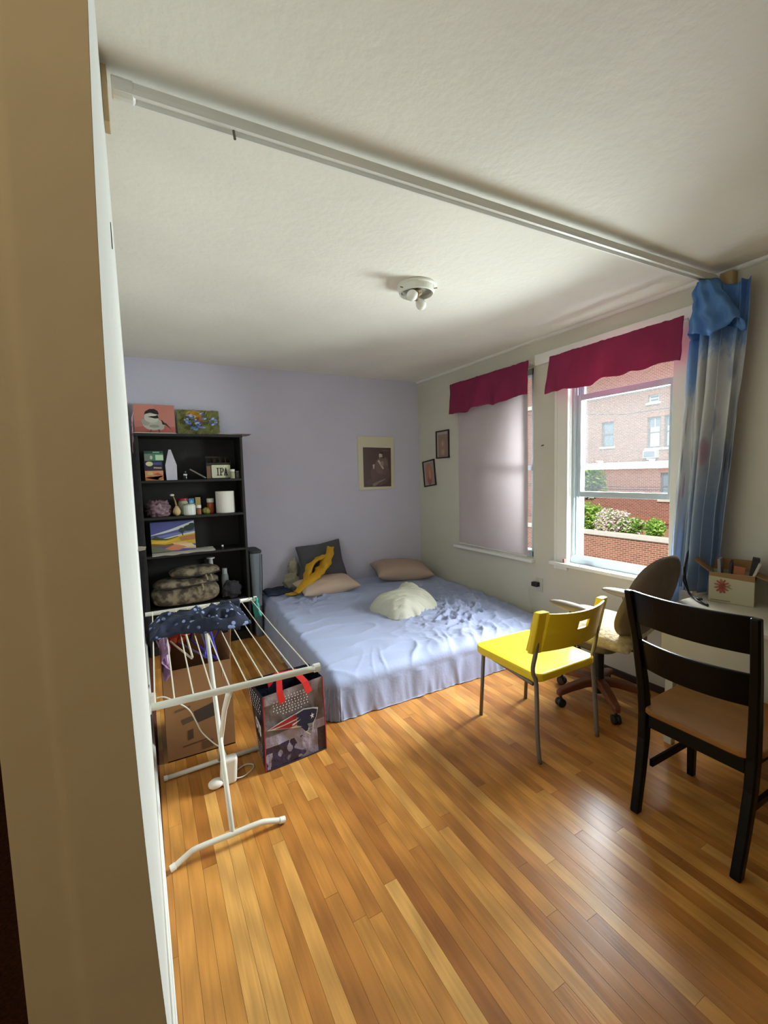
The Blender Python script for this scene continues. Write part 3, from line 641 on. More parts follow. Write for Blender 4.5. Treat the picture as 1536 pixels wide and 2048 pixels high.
for s_, tilt in ((-1, .75), (1, .35)):
    q = MB(); M4 = Matrix.Translation((s_*w_/2, 0, h_)) @ Matrix.Rotation(-s_*tilt if s_ > 0 else -tilt*-1*0+.0, 4, 'Y')
    ang = -s_*(PI/2-(.55 if s_ < 0 else -.30))
    ln = .09; q.prism([(0, 0), (0, d_), (1, d_), (1, 0)], 0, .004, lambda p, yy, a: (s_*w_/2+s_*p*ln*math.cos(.65 if s_ < 0 else -.35), yy, h_+p*ln*math.sin(.65 if s_ < 0 else -.35)+a)); q.build('flap', cardb, cb, fixn=True)
q = MB(); q.prism([(0, 0), (1, 0), (1, 1), (0, 1)], 0, .004, lambda p, t, a: (-w_/2+p*w_, d_+.02*t+a, h_+t*.06)); q.build('flap', cardb, cb, fixn=True)
def in_box(lab, name, cat, x, y, z, wx, wy, wz, color, tilt, yawd):
    o = MB().box(-wx/2, wx/2, -wy/2, wy/2, 0, wz).build(name, mat('paper_'+name+lab[:6].replace(' ', '_'), color, .7, var=.06), bevel=.0015)
    p = cb.matrix_basis @ Vector((x, y, z)); o.location = p; o.rotation_euler = (tilt[0], tilt[1], cb.rotation_euler.z+yawd); return tag(o, lab, cat)
bpy.context.view_layer.update()
in_box('pale grey notebook standing in the desk carton', 'notebook', 'notebook', -.045, .055, .012, .014, .08, .225, S(150, 146, 150), (0, -.06, 0), 0)
in_box('dark folder standing in the desk carton beside the notebook', 'folder', 'folder', -.018, .055, .012, .012, .08, .215, S(50, 50, 54), (0, .05, 0), .05)
in_box('white paper sheaf sticking out of the desk carton', 'paper_sheaf', 'papers', .035, .058, .012, .010, .08, .235, S(206, 198, 182), (.1, .32, 0), .15)
in_box('orange leaflet inside the desk carton', 'leaflet', 'leaflet', .015, .04, .012, .05, .006, .195, S(170, 100, 66), (.08, .1, 0), -.1)
in_box('dark pouch beside the papers in the desk carton', 'pouch', 'pouch', .066, .065, .012, .03, .07, .24, S(40, 36, 36), (0, .12, 0), .1)
gb = MB(); gb.lathe([(.065, 0), (.072, .01), (.085, .16), (.088, .165), (.080, .165), (.070, .02)], (0, 0, 0), 24); tag(gb.build('grey_bin', mat('grey_bin_plastic', S(120, 118, 106), .5), loc=(2.765, .90, .7525), fixn=True, smooth=False), 'grey plastic bin at the dark end of the desk', 'bin')
b = MB(); cpts = [(2.86, 1.44, 1.10), (2.80, 1.40, 1.00), (2.77, 1.40, .90), (2.75, 1.38, .82), (2.72, 1.345, .768), (2.69, 1.30, .760), (2.66, 1.26, .758), (2.61, 1.20, .757)]
b.tube(sm(cpts), .006, 8); b.tube([(p[0]-.02, p[1]-.005+.01*math.sin(i*2), p[2]+(.012 if p[2] > .77 else 0)) for i, p in enumerate(cpts[2:])], .005, 8); b.lathe([(.014, 0), (.014, .016)], (2.665, 1.265, .753), 10)
tag(b.build('black_cable', mat('black_rubber', S(20, 20, 22), .5), smooth=True, loc=(2.7, 1.3, .753), world=True), 'black cable trailing from the curtain onto the desk', 'cable')

# ------------------------------------------------------------------ blue curtain at the end of the track
def curtain_mat():
    m = translucent('printed_curtain', S(150, 170, 196), .35, .9); n, l, b = N(m)
    tc = n.new('ShaderNodeTexCoord'); sp = n.new('ShaderNodeSeparateXYZ'); uv = n.new('ShaderNodeAttribute'); uv.attribute_name = 'Col'
    l.new(uv.outputs['Color'], sp.inputs[0])
    def rgb(pos, cols):
        r = n.new('ShaderNodeValToRGB'); e = r.color_ramp.elements
        while len(e) < len(pos): e.new(.5)
        for k, (p, c) in enumerate(zip(pos, cols)): e[k].position = p; e[k].color = (*c, 1)
        return r
    base = rgb((0, .30, .48, .60, .78, .84, 1), (S(150, 172, 206), S(166, 186, 214), S(206, 212, 220), S(228, 228, 228), S(226, 228, 232), S(150, 184, 226), S(104, 156, 220)))
    ns = n.new('ShaderNodeTexNoise'); ns.inputs['Scale'].default_value = 7; ns.inputs['Detail'].default_value = 5
    mp = n.new('ShaderNodeMapping'); mp.inputs['Scale'].default_value = (5, 5, 1); l.new(uv.outputs['Color'], mp.inputs[0]); l.new(mp.outputs[0], ns.inputs['Vector'])
    ma = n.new('ShaderNodeMath'); ma.operation = 'MULTIPLY_ADD'; ma.inputs[1].default_value = .16; l.new(ns.outputs['Fac'], ma.inputs[0])
    ma2 = n.new('ShaderNodeMath'); ma2.operation = 'ADD'; ma2.inputs[1].default_value = -.08; l.new(sp.outputs['Y'], ma2.inputs[0]); l.new(ma2.outputs[0], ma.inputs[2]); l.new(ma.outputs[0], base.inputs[0])
    mp3 = n.new('ShaderNodeMapping'); mp3.inputs['Scale'].default_value = (7, 6, 1); l.new(uv.outputs['Color'], mp3.inputs[0])
    vo = n.new('ShaderNodeTexVoronoi'); vo.inputs['Scale'].default_value = 1.15; l.new(mp3.outputs[0], vo.inputs['Vector'])
    sr = rgb((.0, .28, .40), ((1, 1, 1), (.7, .7, .7), (0, 0, 0))); l.new(vo.outputs['Distance'], sr.inputs[0])
    fc = rgb((0, .45, .55, 1), (S(190, 130, 160), S(170, 120, 150), S(70, 100, 160), S(56, 92, 160))); vs_ = n.new('ShaderNodeSeparateColor'); l.new(vo.outputs['Color'], vs_.inputs[0]); l.new(vs_.outputs[0], fc.inputs[0])
    band = rgb((.30, .42, .70, .80), ((0, 0, 0), (.75, .75, .75), (.75, .75, .75), (0, 0, 0))); l.new(sp.outputs['Y'], band.inputs[0])
    fm = n.new('ShaderNodeMath'); fm.operation = 'MULTIPLY'; l.new(sr.outputs[0], fm.inputs[0]); l.new(band.outputs[0], fm.inputs[1])
    mx = n.new('ShaderNodeMix'); mx.data_type = 'RGBA'; l.new(fm.outputs[0], mx.inputs[0]); l.new(base.outputs[0], mx.inputs[6]); l.new(fc.outputs[0], mx.inputs[7])
    l.new(mx.outputs[2], b.inputs['Base Color'])
    for q in n:
        if q.type == 'BSDF_TRANSLUCENT': l.new(mx.outputs[2], q.inputs[0])
    return m
cm = curtain_mat()
ct = thing('blue_curtain', 'floral blue and white curtain bunched at the end of the ceiling track', 'curtain', (2.82, 1.35, .7))
def cloth_strip(name, fn, nu, nv, parent):
    b = MB(); b.grid(fn, nu, nv)
    o = b.build(name, cm, parent, world=True, smooth=True)
    ca = o.data.color_attributes.new('Col', 'FLOAT_COLOR', 'POINT')
    for j in range(nv+1):
        for i in range(nu+1): ca.data[j*(nu+1)+i].color = (i/nu, j/nv, 0, 1)
    s_ = o.modifiers.new('solid', 'SOLIDIFY'); s_.thickness = .0015
    return o
def cur_fn(u, v):
    z = .765+v*1.70; k = 1-v
    y = 1.400+.055*k-u*(.255-.05*k) + .012*math.sin(u*21+1)
    am = .028+.010*k; x = 2.845-.025*k+am*math.sin(u*5.2*2*PI*.86+.6+.5*nz(u*2, v*2))+.012*nz(u*6, v*5, 2) - .01*u
    if v > .90: x -= .02*(v-.9)/.1
    return (x, y+.010*nz(u*4, v*3, 9), z)
cloth_strip('cloth', cur_fn, 110, 60, ct)
def lead_fn(u, v):      # leading edge falling past the desk, lit from the window
    z = .60+v*1.62; k = 1-v; return (2.835+.018*math.sin(u*7+.4)+.012*nz(u*3, v*3), 1.405+.068*k+.02+.075*(u-.4)-.018*v+.008*nz(u*2, v*6, 4), z)
cloth_strip('leading_edge', lead_fn, 20, 50, ct)
def head_fn(u, v):
    a = u*2*PI; k = 1-v; yc_ = 1.345-.05*k; rx = .048+.026*math.sin(8*a+v*3)*(.3+.7*k)+.016*max(0, ridge(u*7+v*2, v*2.5, 4))
    return (2.80+rx*math.cos(a)+.02*nz(u*5, v*5), yc_+(.05+.085*k)*math.sin(a)+.015*nz(u*4+3, v*6), 2.255+v*.255+.03*nz(u*7, 2)*k-.05*k*math.sin(a*1.5)**2)
b = MB(); b.grid(head_fn, 60, 24); o = b.build('header_flap', translucent('blue_header', S(104, 152, 212), .3, .85, .12, 9), ct, world=True, smooth=True); o.modifiers.new('solid', 'SOLIDIFY').thickness = .0015
# ------------------------------------------------------------------ bookcase and its contents
bk_m = mat('black_brown_veneer', S(23, 20, 19), .55, var=.15, vscale=6)
bs = thing('bookcase', 'tall black open bookcase against the lavender wall', 'bookcase', (.39, 4.30, 0))
BL, BR, BF, BB, BT = -.035, .815, 4.15, 4.445, 1.893
SH = [.40, .865, 1.19, 1.502]
bx(BL, BL+.022, BF, BB, 0, BT-.022).build('side_panel', bk_m, bs, world=True, bevel=.002); bx(BR-.022, BR, BF, BB, 0, BT-.022).build('side_panel', bk_m, bs, world=True, bevel=.002)
bx(BL-.004, BR+.004, BF-.006, BB, BT-.022, BT).build('top_panel', bk_m, bs, world=True, bevel=.002)
for z in SH: bx(BL+.022, BR-.022, BF+.004, BB-.006, z-.020, z).build('shelf', bk_m, bs, world=True, bevel=.0015)
bx(BL+.022, BR-.022, BF+.01, BB-.006, .06, .08).build('shelf', bk_m, bs, world=True); bx(BL+.022, BR-.022, BF+.02, BF+.034, 0, .06).build('plinth', bk_m, bs, world=True)
bx(BL+.022, BR-.022, BB-.006, BB-.001, .06, BT-.022).build('back_panel', bk_m, bs, world=True)
E0 = .0008
def canvas(name, label, w, h, t, loc, tilt, shapes, edge, rz=0, cat='painting'):
    p = thing(name, label, cat, loc, rot=(tilt, 0, rz))
    MB().box(-w/2, w/2, 0, t, 0, h).build('canvas', mat('canvas_edge_'+name+str(len(MATS)), edge, .8), p, bevel=.0015)
    flat_print('picture', shapes, w, h, p); return p
random.seed(3)
# little bird on pink
pk_ = S(205, 130, 118); sh = [(pk_, [(0, 0), (1, 0), (1, 1), (0, 1)]), (S(212, 140, 126), [(0, .45), (.45, .5), (.5, 1), (0, 1)]), (S(192, 104, 96), [(0, .06), (1, .02), (1, .28), (.5, .34), (0, .26)]), (S(200, 190, 168), [(0, 0), (1, 0), (1, .02), (0, .09)]),
 (S(150, 84, 80), [(.22, .10), (.80, .07), (.62, .12), (.30, .14)]), (S(70, 60, 56), [(.66, .44), (.78, .40), (.90, .20), (.74, .36)]), (S(196, 192, 178), ell(.44, .37, .25, .20, -.1)), (S(176, 172, 158), ell(.27, .43, .10, .12, .5)), (S(186, 182, 168), ell(.62, .32, .10, .14, .3)), (S(210, 208, 198), ell(.42, .58, .18, .17)),
 (S(34, 30, 30), [(.25, .68), (.28, .77), (.38, .85), (.50, .86), (.58, .80), (.61, .70), (.55, .68), (.40, .73)]), (S(34, 30, 30), [(.33, .60), (.48, .64), (.58, .66), (.60, .56), (.50, .55)]), (S(40, 36, 36), [(.66, .52), (.74, .40), (.75, .36), (.68, .36)]), (S(222, 220, 210), ell(.46, .66, .10, .035, .1)), (S(160, 158, 148), ell(.48, .30, .12, .05)), (S(60, 50, 48), [(.39, .19), (.405, .19), (.37, .08), (.355, .08)]), (S(60, 50, 48), [(.58, .19), (.595, .19), (.605, .07), (.59, .07)])]
canvas('bird_painting', 'small pink canvas with a black capped white bird on top of the bookcase', .318, .272, .018, (.128, 4.36, BT+E0), math.radians(-7), sh, S(196, 176, 160))
# irises
sh = [(S(120, 122, 66), [(0, 0), (1, 0), (1, 1), (0, 1)]), (S(204, 150, 54), ell(.40, .82, .20, .17)), (S(190, 120, 44), ell(.55, .66, .10, .10)), (S(196, 110, 60), [(.93, 0), (1, 0), (1, .2), (.95, .18)])]
for k in range(150):
    u, v = random.random(), random.random(); a = random.choice((-1, 1))*random.uniform(.5, 1.4); L = random.uniform(.07, .17); c = random.choice((S(66, 76, 38), S(128, 130, 66), S(160, 146, 74), S(84, 92, 44), S(186, 160, 80), S(108, 110, 60), S(60, 60, 44)))
    dx, dy = math.cos(a)*L, math.sin(a)*L; sh.append((c, [(u, v), (u+.016, v-.008), (u+dx+.008, v+dy), (u+dx, v+dy+.012)]))
def iris(cx, cy, s_, n):
    for k in range(n):
        a = random.uniform(0, 2*PI); r = random.uniform(.2, 1)*s_; c = random.choice((S(86, 112, 170), S(64, 84, 146), S(130, 152, 198), S(168, 184, 214), S(56, 66, 110), S(120, 112, 176)))
        sh.append((c, ell(cx+math.cos(a)*r, cy+math.sin(a)*r*.9, s_*.62, s_*.42, random.uniform(0, 3), 9)))
for cx, cy, s_, n in ((.31, .70, .085, 9), (.19, .56, .07, 6), (.24, .46, .08, 7), (.42, .58, .06, 4), (.60, .80, .06, 6), (.60, .64, .065, 6), (.46, .43, .085, 8), (.40, .28, .09, 8), (.55, .33, .08, 6), (.86, .62, .07, 8), (.75, .54, .05, 4), (.86, .44, .075, 8)): iris(cx, cy, s_, n)
canvas('iris_painting', 'small canvas of blue irises on yellow green next to the bird picture', .355, .238, .018, (.482, 4.36, BT+E0), math.radians(-7), sh, S(120, 110, 70))
# paper and leaflets on the top
b = MB(); b.box(-.04, .28, 4.20, 4.33, BT+E0, BT+.012); tag(b.build('paper_pad', mat('paper_cream', S(214, 206, 190), .8), loc=(.12, 4.26, BT), world=True), 'flat cream paper pad lying under the bird picture', 'paper')
t = thing('leaflet_stack', 'loose leaflets lying on the right end of the bookcase top', 'leaflets', (.72, 4.27, BT+E0))
for k, (c, dx, r) in enumerate(((S(190, 184, 178), 0, .1), (S(150, 96, 100), .05, -.15), (S(206, 200, 196), -.02, .3), (S(120, 116, 118), .08, -.05))):
    M4 = Matrix.Translation((dx, 0, k*.0032)) @ Matrix.Rotation(r, 4, 'Z'); MB().box(-.11, .11, -.08, .08, 0, .003, M4).build('sheet', mat('leaflet_%d' % k, c, .6), t)
b = MB(); b.grid(lambda u, v: (-.057+.02*v+.008*nz(u*4, v*5), 4.16+u*.10+.01*nz(v*4, u), 1.74+v*.36+.02*nz(u*5, v*3)) if v < .55 else (-.050+.04*(v-.55)+.012*nz(u*4, v*6), 4.16+u*.10, 1.74+v*.36+.02*nz(u*5, v*3)), 10, 22)
tag(b.build('pink_gift_bag', translucent('pink_tissue', S(226, 180, 184), .3), loc=(-.04, 4.2, 1.74), world=True, smooth=True, solid=.002), 'crumpled pink tissue bag wedged between bookcase and left wall', 'gift bag')
def carton(name, label, cat, x0, x1, y0, y1, z0, z1, m, prints=None, rz=0, group=None):
    p = thing(name, label, cat, ((x0+x1)/2, y0, z0), rotz=rz, group=group); w, h = x1-x0, z1-z0
    MB().box(-w/2, w/2, 0, y1-y0, 0, h).build('carton', m, p, bevel=.0015)
    if prints: flat_print('label_print', prints, w, h, p)
    return p
z1 = SH[3]+E0
carton('tea_box', 'orange tea box at the bottom of the stack of three boxes', 'box', .022, .160, 4.24, 4.34, z1, z1+.083, mat('tea_orange', S(206, 136, 92), .5), [(S(214, 150, 104), [(0, 0), (1, 0), (1, 1), (0, 1)]), (S(196, 110, 66), [(0, 0), (.6, 0), (1, .5), (1, .2), (.8, 0), (.3, .5), (0, .3)]), (S(160, 130, 60), [(.7, .15), (1, .2), (1, .35), (.8, .3)]), (S(214, 190, 130), ell(.28, .72, .16, .18)), (S(186, 96, 70), [(.42, .62), (.7, .8), (.95, .55), (.7, .5)])])
carton('tea_box', 'dark blue tea box in the middle of the stack of three boxes', 'box', .020, .158, 4.24, 4.34, z1+.084, z1+.166, mat('tea_navy', S(46, 38, 66), .5), [(S(46, 40, 70), [(0, 0), (1, 0), (1, 1), (0, 1)]), (S(220, 214, 160), ell(.28, .70, .20, .24)), (S(70, 80, 130), [(.5, .6), (.95, .6), (.95, .85), (.5, .85)]), (S(180, 150, 120), [(.5, .22), (.94, .18), (.94, .34), (.5, .38)])])
carton('tea_box', 'green tea box on top of the stack of three boxes', 'box', .024, .168, 4.24, 4.34, z1+.167, z1+.250, mat('tea_green', S(58, 110, 90), .5), [(S(70, 132, 106), [(0, 0), (1, 0), (1, 1), (0, 1)]), (S(40, 76, 64), [(0, .72), (1, .76), (1, 1), (0, 1)]), (S(120, 130, 112), [(0, 0), (.3, 0), (.34, .7), (0, .7)]), (S(190, 222, 180), [(.58, .06), (1, .06), (1, .6), (.58, .6)]), (S(210, 190, 190), ell(.36, .34, .07, .2)), (S(150, 190, 170), [(.45, .82), (.8, .82), (.8, .92), (.45, .92)])])
# folded paper pouch
b = MB(); k = 0; b.v = [(-.042, -.03, 0), (.042, -.03, 0), (.042, .03, 0), (-.042, .03, 0), (-.046, -.030, .13), (.044, -.030, .13), (.044, .03, .13), (-.046, .03, .13), (-.012, -.002, .265), (.006, -.002, .265), (.006, .002, .265), (-.012, .002, .265)]
for f in ((3, 2, 1, 0), (0, 1, 5, 4), (1, 2, 6, 5), (2, 3, 7, 6), (3, 0, 4, 7), (4, 5, 9, 8), (5, 6, 10, 9), (6, 7, 11, 10), (7, 4, 8, 11), (8, 9, 10, 11)): b.face(f)
tag(b.build('paper_pouch', mat('white_pouch', S(206, 200, 214), .5, bump=.4, bscale=20), loc=(.226, 4.29, z1)), 'white paper pouch with a twisted pointed top', 'pouch')
t = thing('black_bottle', 'small black bottle with a white label on the upper shelf', 'bottle', (.335, 4.30, z1)); MB().lathe([(.018, 0), (.02, .01), (.02, .05), (.012, .06), (.012, .075)], (0, 0, 0), 14).build('body', mat('black_gloss', S(18, 18, 18), .3), t, fixn=True); flat_print('label_print', [(S(220, 220, 216), [(0, 0), (1, 0), (1, 1), (0, 1)])], .03, .013, t, y0=-.0215, z0=.038)
b = MB(); M4 = Matrix.Rotation(math.radians(32), 4, 'Y'); b.box(-.075, .075, -.05, .05, 0, .012, M4); tag(b.build('folded_brochure', mat('grey_brochure', S(120, 114, 104), .6), loc=(.435, 4.30, z1+.045)), 'grey folded brochure leaning beside the beer carrier', 'brochure')
# beer carrier
bp_ = thing('beer_carrier', 'black cardboard bottle carrier with a cream IPA panel', 'beer carrier', (.615, 4.245, z1))
cbk = mat('carrier_black', S(34, 30, 26), .6, var=.1)
b = MB(); b.box(-.105, .105, 0, .004, 0, .145).box(-.105, .105, .131, .135, 0, .145).box(-.105, -.101, .004, .131, 0, .165).box(.101, .105, .004, .131, 0, .165).box(-.101, .101, .066, .070, 0, .205).box(-.101, .101, .004, .131, 0, .004); b.build('carton', cbk, bp_)
flat_print('cream_panel', [(S(206, 204, 176), rrect(.20, .97, .06, .86, .05)), (S(120, 90, 66), [(.0, .05), (.16, .05), (.16, .8), (0, .8)])], .21, .145, bp_)
ink = mat('black_ink', S(22, 20, 18), .6)
def ip(polys): return [(lin((.03, .03, .028)), p) for p in polys]
L_ = []
def rc(x0, x1, y0, y1): L_.append([(x0, y0), (x1, y0), (x1, y1), (x0, y1)])
rc(.43, .47, .20, .68); rc(.40, .50, .20, .25); rc(.40, .50, .63, .68)                      # I
rc(.55, .59, .20, .68); rc(.52, .63, .20, .25); rc(.52, .66, .63, .68); rc(.59, .66, .40, .45); rc(.645, .69, .45, .63)  # P
L_.append([(.70, .20), (.74, .20), (.80, .68), (.765, .68)]); L_.append([(.79, .20), (.835, .20), (.80, .68), (.775, .68)]); rc(.735, .81, .35, .40); rc(.69, .76, .20, .24); rc(.775, .855, .20, .24)  # A
flat_print('ipa_lettering', ip(L_), .21, .145, bp_, y0=-.0018)
for k in range(4): MB().lathe([(.012, .0), (.012, .05), (.014, .052), (.014, .06)], (-.07+.047*k, .035, .13), 10).build('bottle_neck', mat('brown_glass', S(46, 28, 14), .15), bp_, fixn=True)
def jar(name, label, cat, x, y, z, r, h, m, cap=None, capm=None, cr=.9, group=None):
    t = thing(name, label, cat, (x, y, z), group=group)
    MB().lathe([(r*.92, 0), (r, r*.12), (r, h*.86), (r*.82, h)], (0, 0, 0), 20).build('body', m, t, fixn=True, bevel=.001)
    if cap: MB().lathe([(r*cr, h), (r*cr, h+cap*.9), (r*cr*.9, h+cap)], (0, 0, 0), 20).build('lid', capm, t, fixn=True)
    return t
wpl = mat('white_plastic', S(226, 224, 214), .4)
jar('pill_bottle', 'pale pill bottle with a white cap in front of the beer carrier', 'bottle', .726, 4.215, z1, .022, .062, mat('pale_label', S(176, 172, 140), .4), .022, wpl, 1.05)
jar('spice_jar', 'small grey jar at the right end of the upper shelf', 'jar', .772, 4.235, z1, .020, .055, mat('grey_glass', S(104, 104, 104), .25), .014, mat('grey_lid', S(130, 130, 126), .4))
# middle shelf
z2 = SH[2]+E0
b = MB(); blob(b, (.105, 4.27, z2+.062), .095, .07, .078, 8, .35, 3.2, 48, 28, floor=z2); tag(b.build('plastic_bag_bundle', mat('pink_grey_film', S(128, 100, 108), .4, var=.35, vscale=18, bump=.5, bscale=40), loc=(.105, 4.27, z2), world=True, smooth=True), 'crumpled pinkish plastic bag bundle on the middle shelf', 'plastic bag')
t = thing('garlic_bulb', 'cream bulb with a tall dried stem standing on the middle shelf', 'bulb', (.245, 4.24, z2)); MB().lathe([(.006, 0), (.026, .012), (.034, .035), (.024, .062), (.010, .085)], (0, 0, 0), 16).build('body', mat('bulb_cream', S(206, 176, 126), .6, var=.15, vscale=20), t, smooth=True, fixn=True)
MB().tube([(0, 0, .08), (-.008, 0, .13), (-.022, 0, .175)], [.009, .006, .005], 8).build('stem', mat('stem_tan', S(160, 120, 80), .7), t); b = MB(); blob(b, (-.03, 0, .182), .018, .012, .009, 2, .2); b.build('flower_head', wpl, t, smooth=True)
jar('glass_jar', 'glass jar with a red lid behind the white mug', 'jar', .305, 4.33, z2, .042, .125, mat('jar_green_glass', S(176, 178, 140), .2), .022, mat('red_lid', S(160, 34, 56), .4), 1.0)
t = jar('white_mug', 'white enamel jar in the centre of the middle shelf', 'jar', .348, 4.235, z2, .050, .095, mat('white_enamel', S(222, 224, 214), .2, spec=.6)); MB().lathe([(.044, .0955), (.051, .0965), (.051, .101), (.044, .101)], (0, 0, 0), 24).build('rim', mat('enamel_green', S(120, 140, 110), .3), t, fixn=True)
carton('small_carton', 'small blue and green carton behind the white jar', 'box', .352, .398, 4.33, 4.37, z2, z2+.142, mat('blue_carton', S(60, 110, 160), .5), [(S(70, 130, 180), [(0, .3), (1, .3), (1, 1), (0, 1)]), (S(60, 120, 80), [(0, 0), (1, 0), (1, .3), (0, .3)]), (S(150, 190, 214), ell(.5, .7, .3, .2))])
carton('small_carton', 'narrow tan carton beside the blue carton', 'box', .408, .452, 4.33, 4.37, z2, z2+.150, mat('tan_carton', S(176, 152, 90), .5))
jar('medicine_bottle', 'small brown medicine bottle with a white cap next to the white jar', 'bottle', .425, 4.24, z2, .019, .058, mat('brown_amber', S(140, 84, 52), .3), .026, wpl, 1.05)
b = MB(); blob(b, (.487, 4.26, z2+.026), .034, .03, .03, 5, .3, 3, floor=z2); tag(b.build('snack_packet', mat('green_yellow_packet', S(128, 124, 52), .4, var=.4, vscale=40), loc=(.487, 4.26, z2), world=True, smooth=True), 'small green and yellow packet beside the paper roll', 'packet')
jar('pill_bottle', 'orange pill bottle with a white cap behind the paper roll', 'bottle', .532, 4.31, z2, .030, .098, mat('orange_amber', S(176, 72, 32), .3), .038, wpl, 1.05)
t = thing('paper_roll', 'white paper towel roll on the middle shelf', 'paper roll', (.657, 4.265, z2)); MB().lathe([(.024, 0), (.080, 0), (.083, .004), (.083, .194), (.080, .198), (.024, .198)], (0, 0, 0), 40).build('paper', mat('roll_paper', S(228, 222, 214), .85, bump=.15, bscale=90), t, fixn=True, smooth=False, bevel=.002); MB().lathe([(.018, -.0), (.0235, 0), (.0235, .1985), (.018, .1985)], (0, 0, 0), 20).build('core', cardb, t, fixn=True)
# lower shelf: landscape painting and papers
z3 = SH[1]+E0
b = MB(); b.grid(lambda u, v: (.03+u*.50, BF-.02+v*.20, z3+.010+.006*nz(u*5, v*3)+(.012*(u-.5))*.5-(.012*max(0, .35-v)/.35)*(.6+.4*nz(u*7, 1))), 24, 8); tag(b.build('loose_papers', mat('loose_paper', S(196, 192, 182), .8), loc=(.28, 4.22, z3), world=True, solid=.002), 'loose white papers spilling over the shelf edge below the landscape', 'papers')
sky_ = S(80, 84, 144)
sh = [(sky_, [(0, 0), (1, 0), (1, 1), (0, 1)]), (S(206, 208, 198), [(0, .58), (.45, .74), (.98, .98), (1, .80), (.7, .74), (.3, .62), (0, .56)]), (S(110, 116, 170), [(0, .50), (.5, .60), (1, .66), (1, .60), (.3, .48)]), (S(200, 200, 176), [(.25, .44), (.7, .56), (1, .62), (1, .50), (.5, .42)]), (S(196, 158, 40), [(0, .44), (.3, .40), (.66, .50), (1, .56), (1, .20), (0, .24)]), (S(64, 66, 34), [(0, .44), (.10, .55), (.22, .46), (.34, .42), (.62, .50), (.60, .47), (.34, .38), (.12, .41)]), (S(170, 110, 60), [(.62, .46), (1, .52), (1, .34), (.66, .32)]), (S(220, 178, 46), [(.04, .38), (.4, .36), (.62, .40), (.3, .28), (0, .30)]), (S(120, 90, 48), [(0, .30), (.3, .24), (.6, .28), (.4, .16), (0, .20)]), (S(206, 166, 120), [(.46, .28), (.75, .30), (1, .12), (1, .04), (.6, .08)]), (S(196, 120, 92), [(.16, .05), (.52, .22), (.80, .12), (.6, .02)]), (S(104, 104, 84), [(0, .0), (.5, 0), (.22, .14), (0, .22)]), (S(212, 190, 140), [(.62, .22), (.9, .22), (1, .10), (.8, .10)]), (S(34, 50, 40), ell(.86, .74, .12, .10)), (S(34, 50, 40), ell(.94, .82, .08, .09)), (S(40, 56, 44), ell(.70, .68, .065, .09)), (S(40, 50, 40), [(.70, .62), (.72, .62), (.725, .50), (.705, .50)])]
canvas('landscape_painting', 'landscape canvas with yellow field and dark trees in the bookcase', .352, .262, .018, (.206, 4.255, z3+.014), math.radians(-6), sh, S(170, 160, 140))
jar('glue_bottle', 'tiny white capped bottle at the right of the landscape shelf', 'bottle', .60, 4.20, z3, .010, .022, mat('dark_glass', S(40, 40, 40), .3), .014, wpl)
# bottom visible shelf: two camouflage bags and odds and ends
z4 = SH[0]+E0
camo = mat('camo_fabric', S(92, 82, 66), .9, bump=.4, bscale=50); n, l, pb = N(camo)
tc = n.new('ShaderNodeTexCoord'); t1 = n.new('ShaderNodeTexNoise'); t1.inputs['Scale'].default_value = 16; t1.inputs['Detail'].default_value = 3; l.new(tc.outputs['Object'], t1.inputs['Vector'])
rp = n.new('ShaderNodeValToRGB'); rp.color_ramp.elements[0].position = .40; rp.color_ramp.elements[0].color = (*S(66, 56, 44), 1); rp.color_ramp.elements[1].position = .60; rp.color_ramp.elements[1].color = (*S(136, 122, 100), 1); l.new(t1.outputs['Fac'], rp.inputs[0]); l.new(rp.outputs[0], pb.inputs['Base Color'])
def soft_bag(b, x0, x1, y0, y1, z0, z1, p=3.2, seed=0):
    def fn(u, v):
        a = 2*PI*u; e = PI*(v-.5); ce, se = math.cos(e), math.sin(e); sg = lambda q: math.copysign(abs(q)**(2/p), q)
        k = 1+.04*nz(math.cos(a)*2+seed, math.sin(a)*2, se*2)
        return ((x0+x1)/2+(x1-x0)/2*sg(ce)*sg(math.cos(a))*k, (y0+y1)/2+(y1-y0)/2*sg(ce)*sg(math.sin(a))*k, (z0+z1)/2+(z1-z0)/2*sg(se))
    return b.grid(fn, 40, 18, cu=True)
t = thing('camo_bag', 'large camouflage duffel bag on the bookcase shelf', 'duffel bag', (.27, 4.25, z4))
soft_bag(MB(), -.005, .555, 4.12, 4.42, z4+.002, .585, seed=1).build('body', camo, t, world=True, smooth=True)
soft_bag(MB(), .015, .555, 4.11, 4.42, .548, .640, 2.6, 3).build('flap', camo, t, world=True, smooth=True)
MB().tube([(.02, 4.125, .588), (.15, 4.105, .578), (.35, 4.10, .585), (.54, 4.12, .60)], .006, 8).build('zip', blkp, t, world=True, smooth=True)
MB().tube([(.40, 4.10, .59), (.405, 4.085, .56), (.40, 4.085, .535)], .008, 8).build('zip_pull', mat('pull_tan', S(146, 130, 106), .7), t, world=True)
t = thing('camo_bag', 'smaller camouflage pouch on top of the duffel bag', 'pouch bag', (.40, 4.24, .642))
soft_bag(MB(), .150, .565, 4.13, 4.38, .632, .735, 2.4, 7).build('body', camo, t, world=True, smooth=True)
MB().tube([(.16, 4.15, .668), (.28, 4.125, .658), (.45, 4.125, .662), (.56, 4.15, .68)], .006, 8).build('zip', blkp, t, world=True, smooth=True)
for x in (.435, .475): MB().tube([(x, 4.12, .662), (x+.008, 4.105, .64), (x+.01, 4.105, .618)], .008, 8).build('zip_pull', MATS['pull_tan'], t, world=True)
jar('white_candle', 'white cylinder with a wide cap standing behind the camouflage bags', 'candle', .512, 4.37, z4, .02, .36, mat('white_tube', S(196, 196, 192), .4), .012, wpl, 1.8)
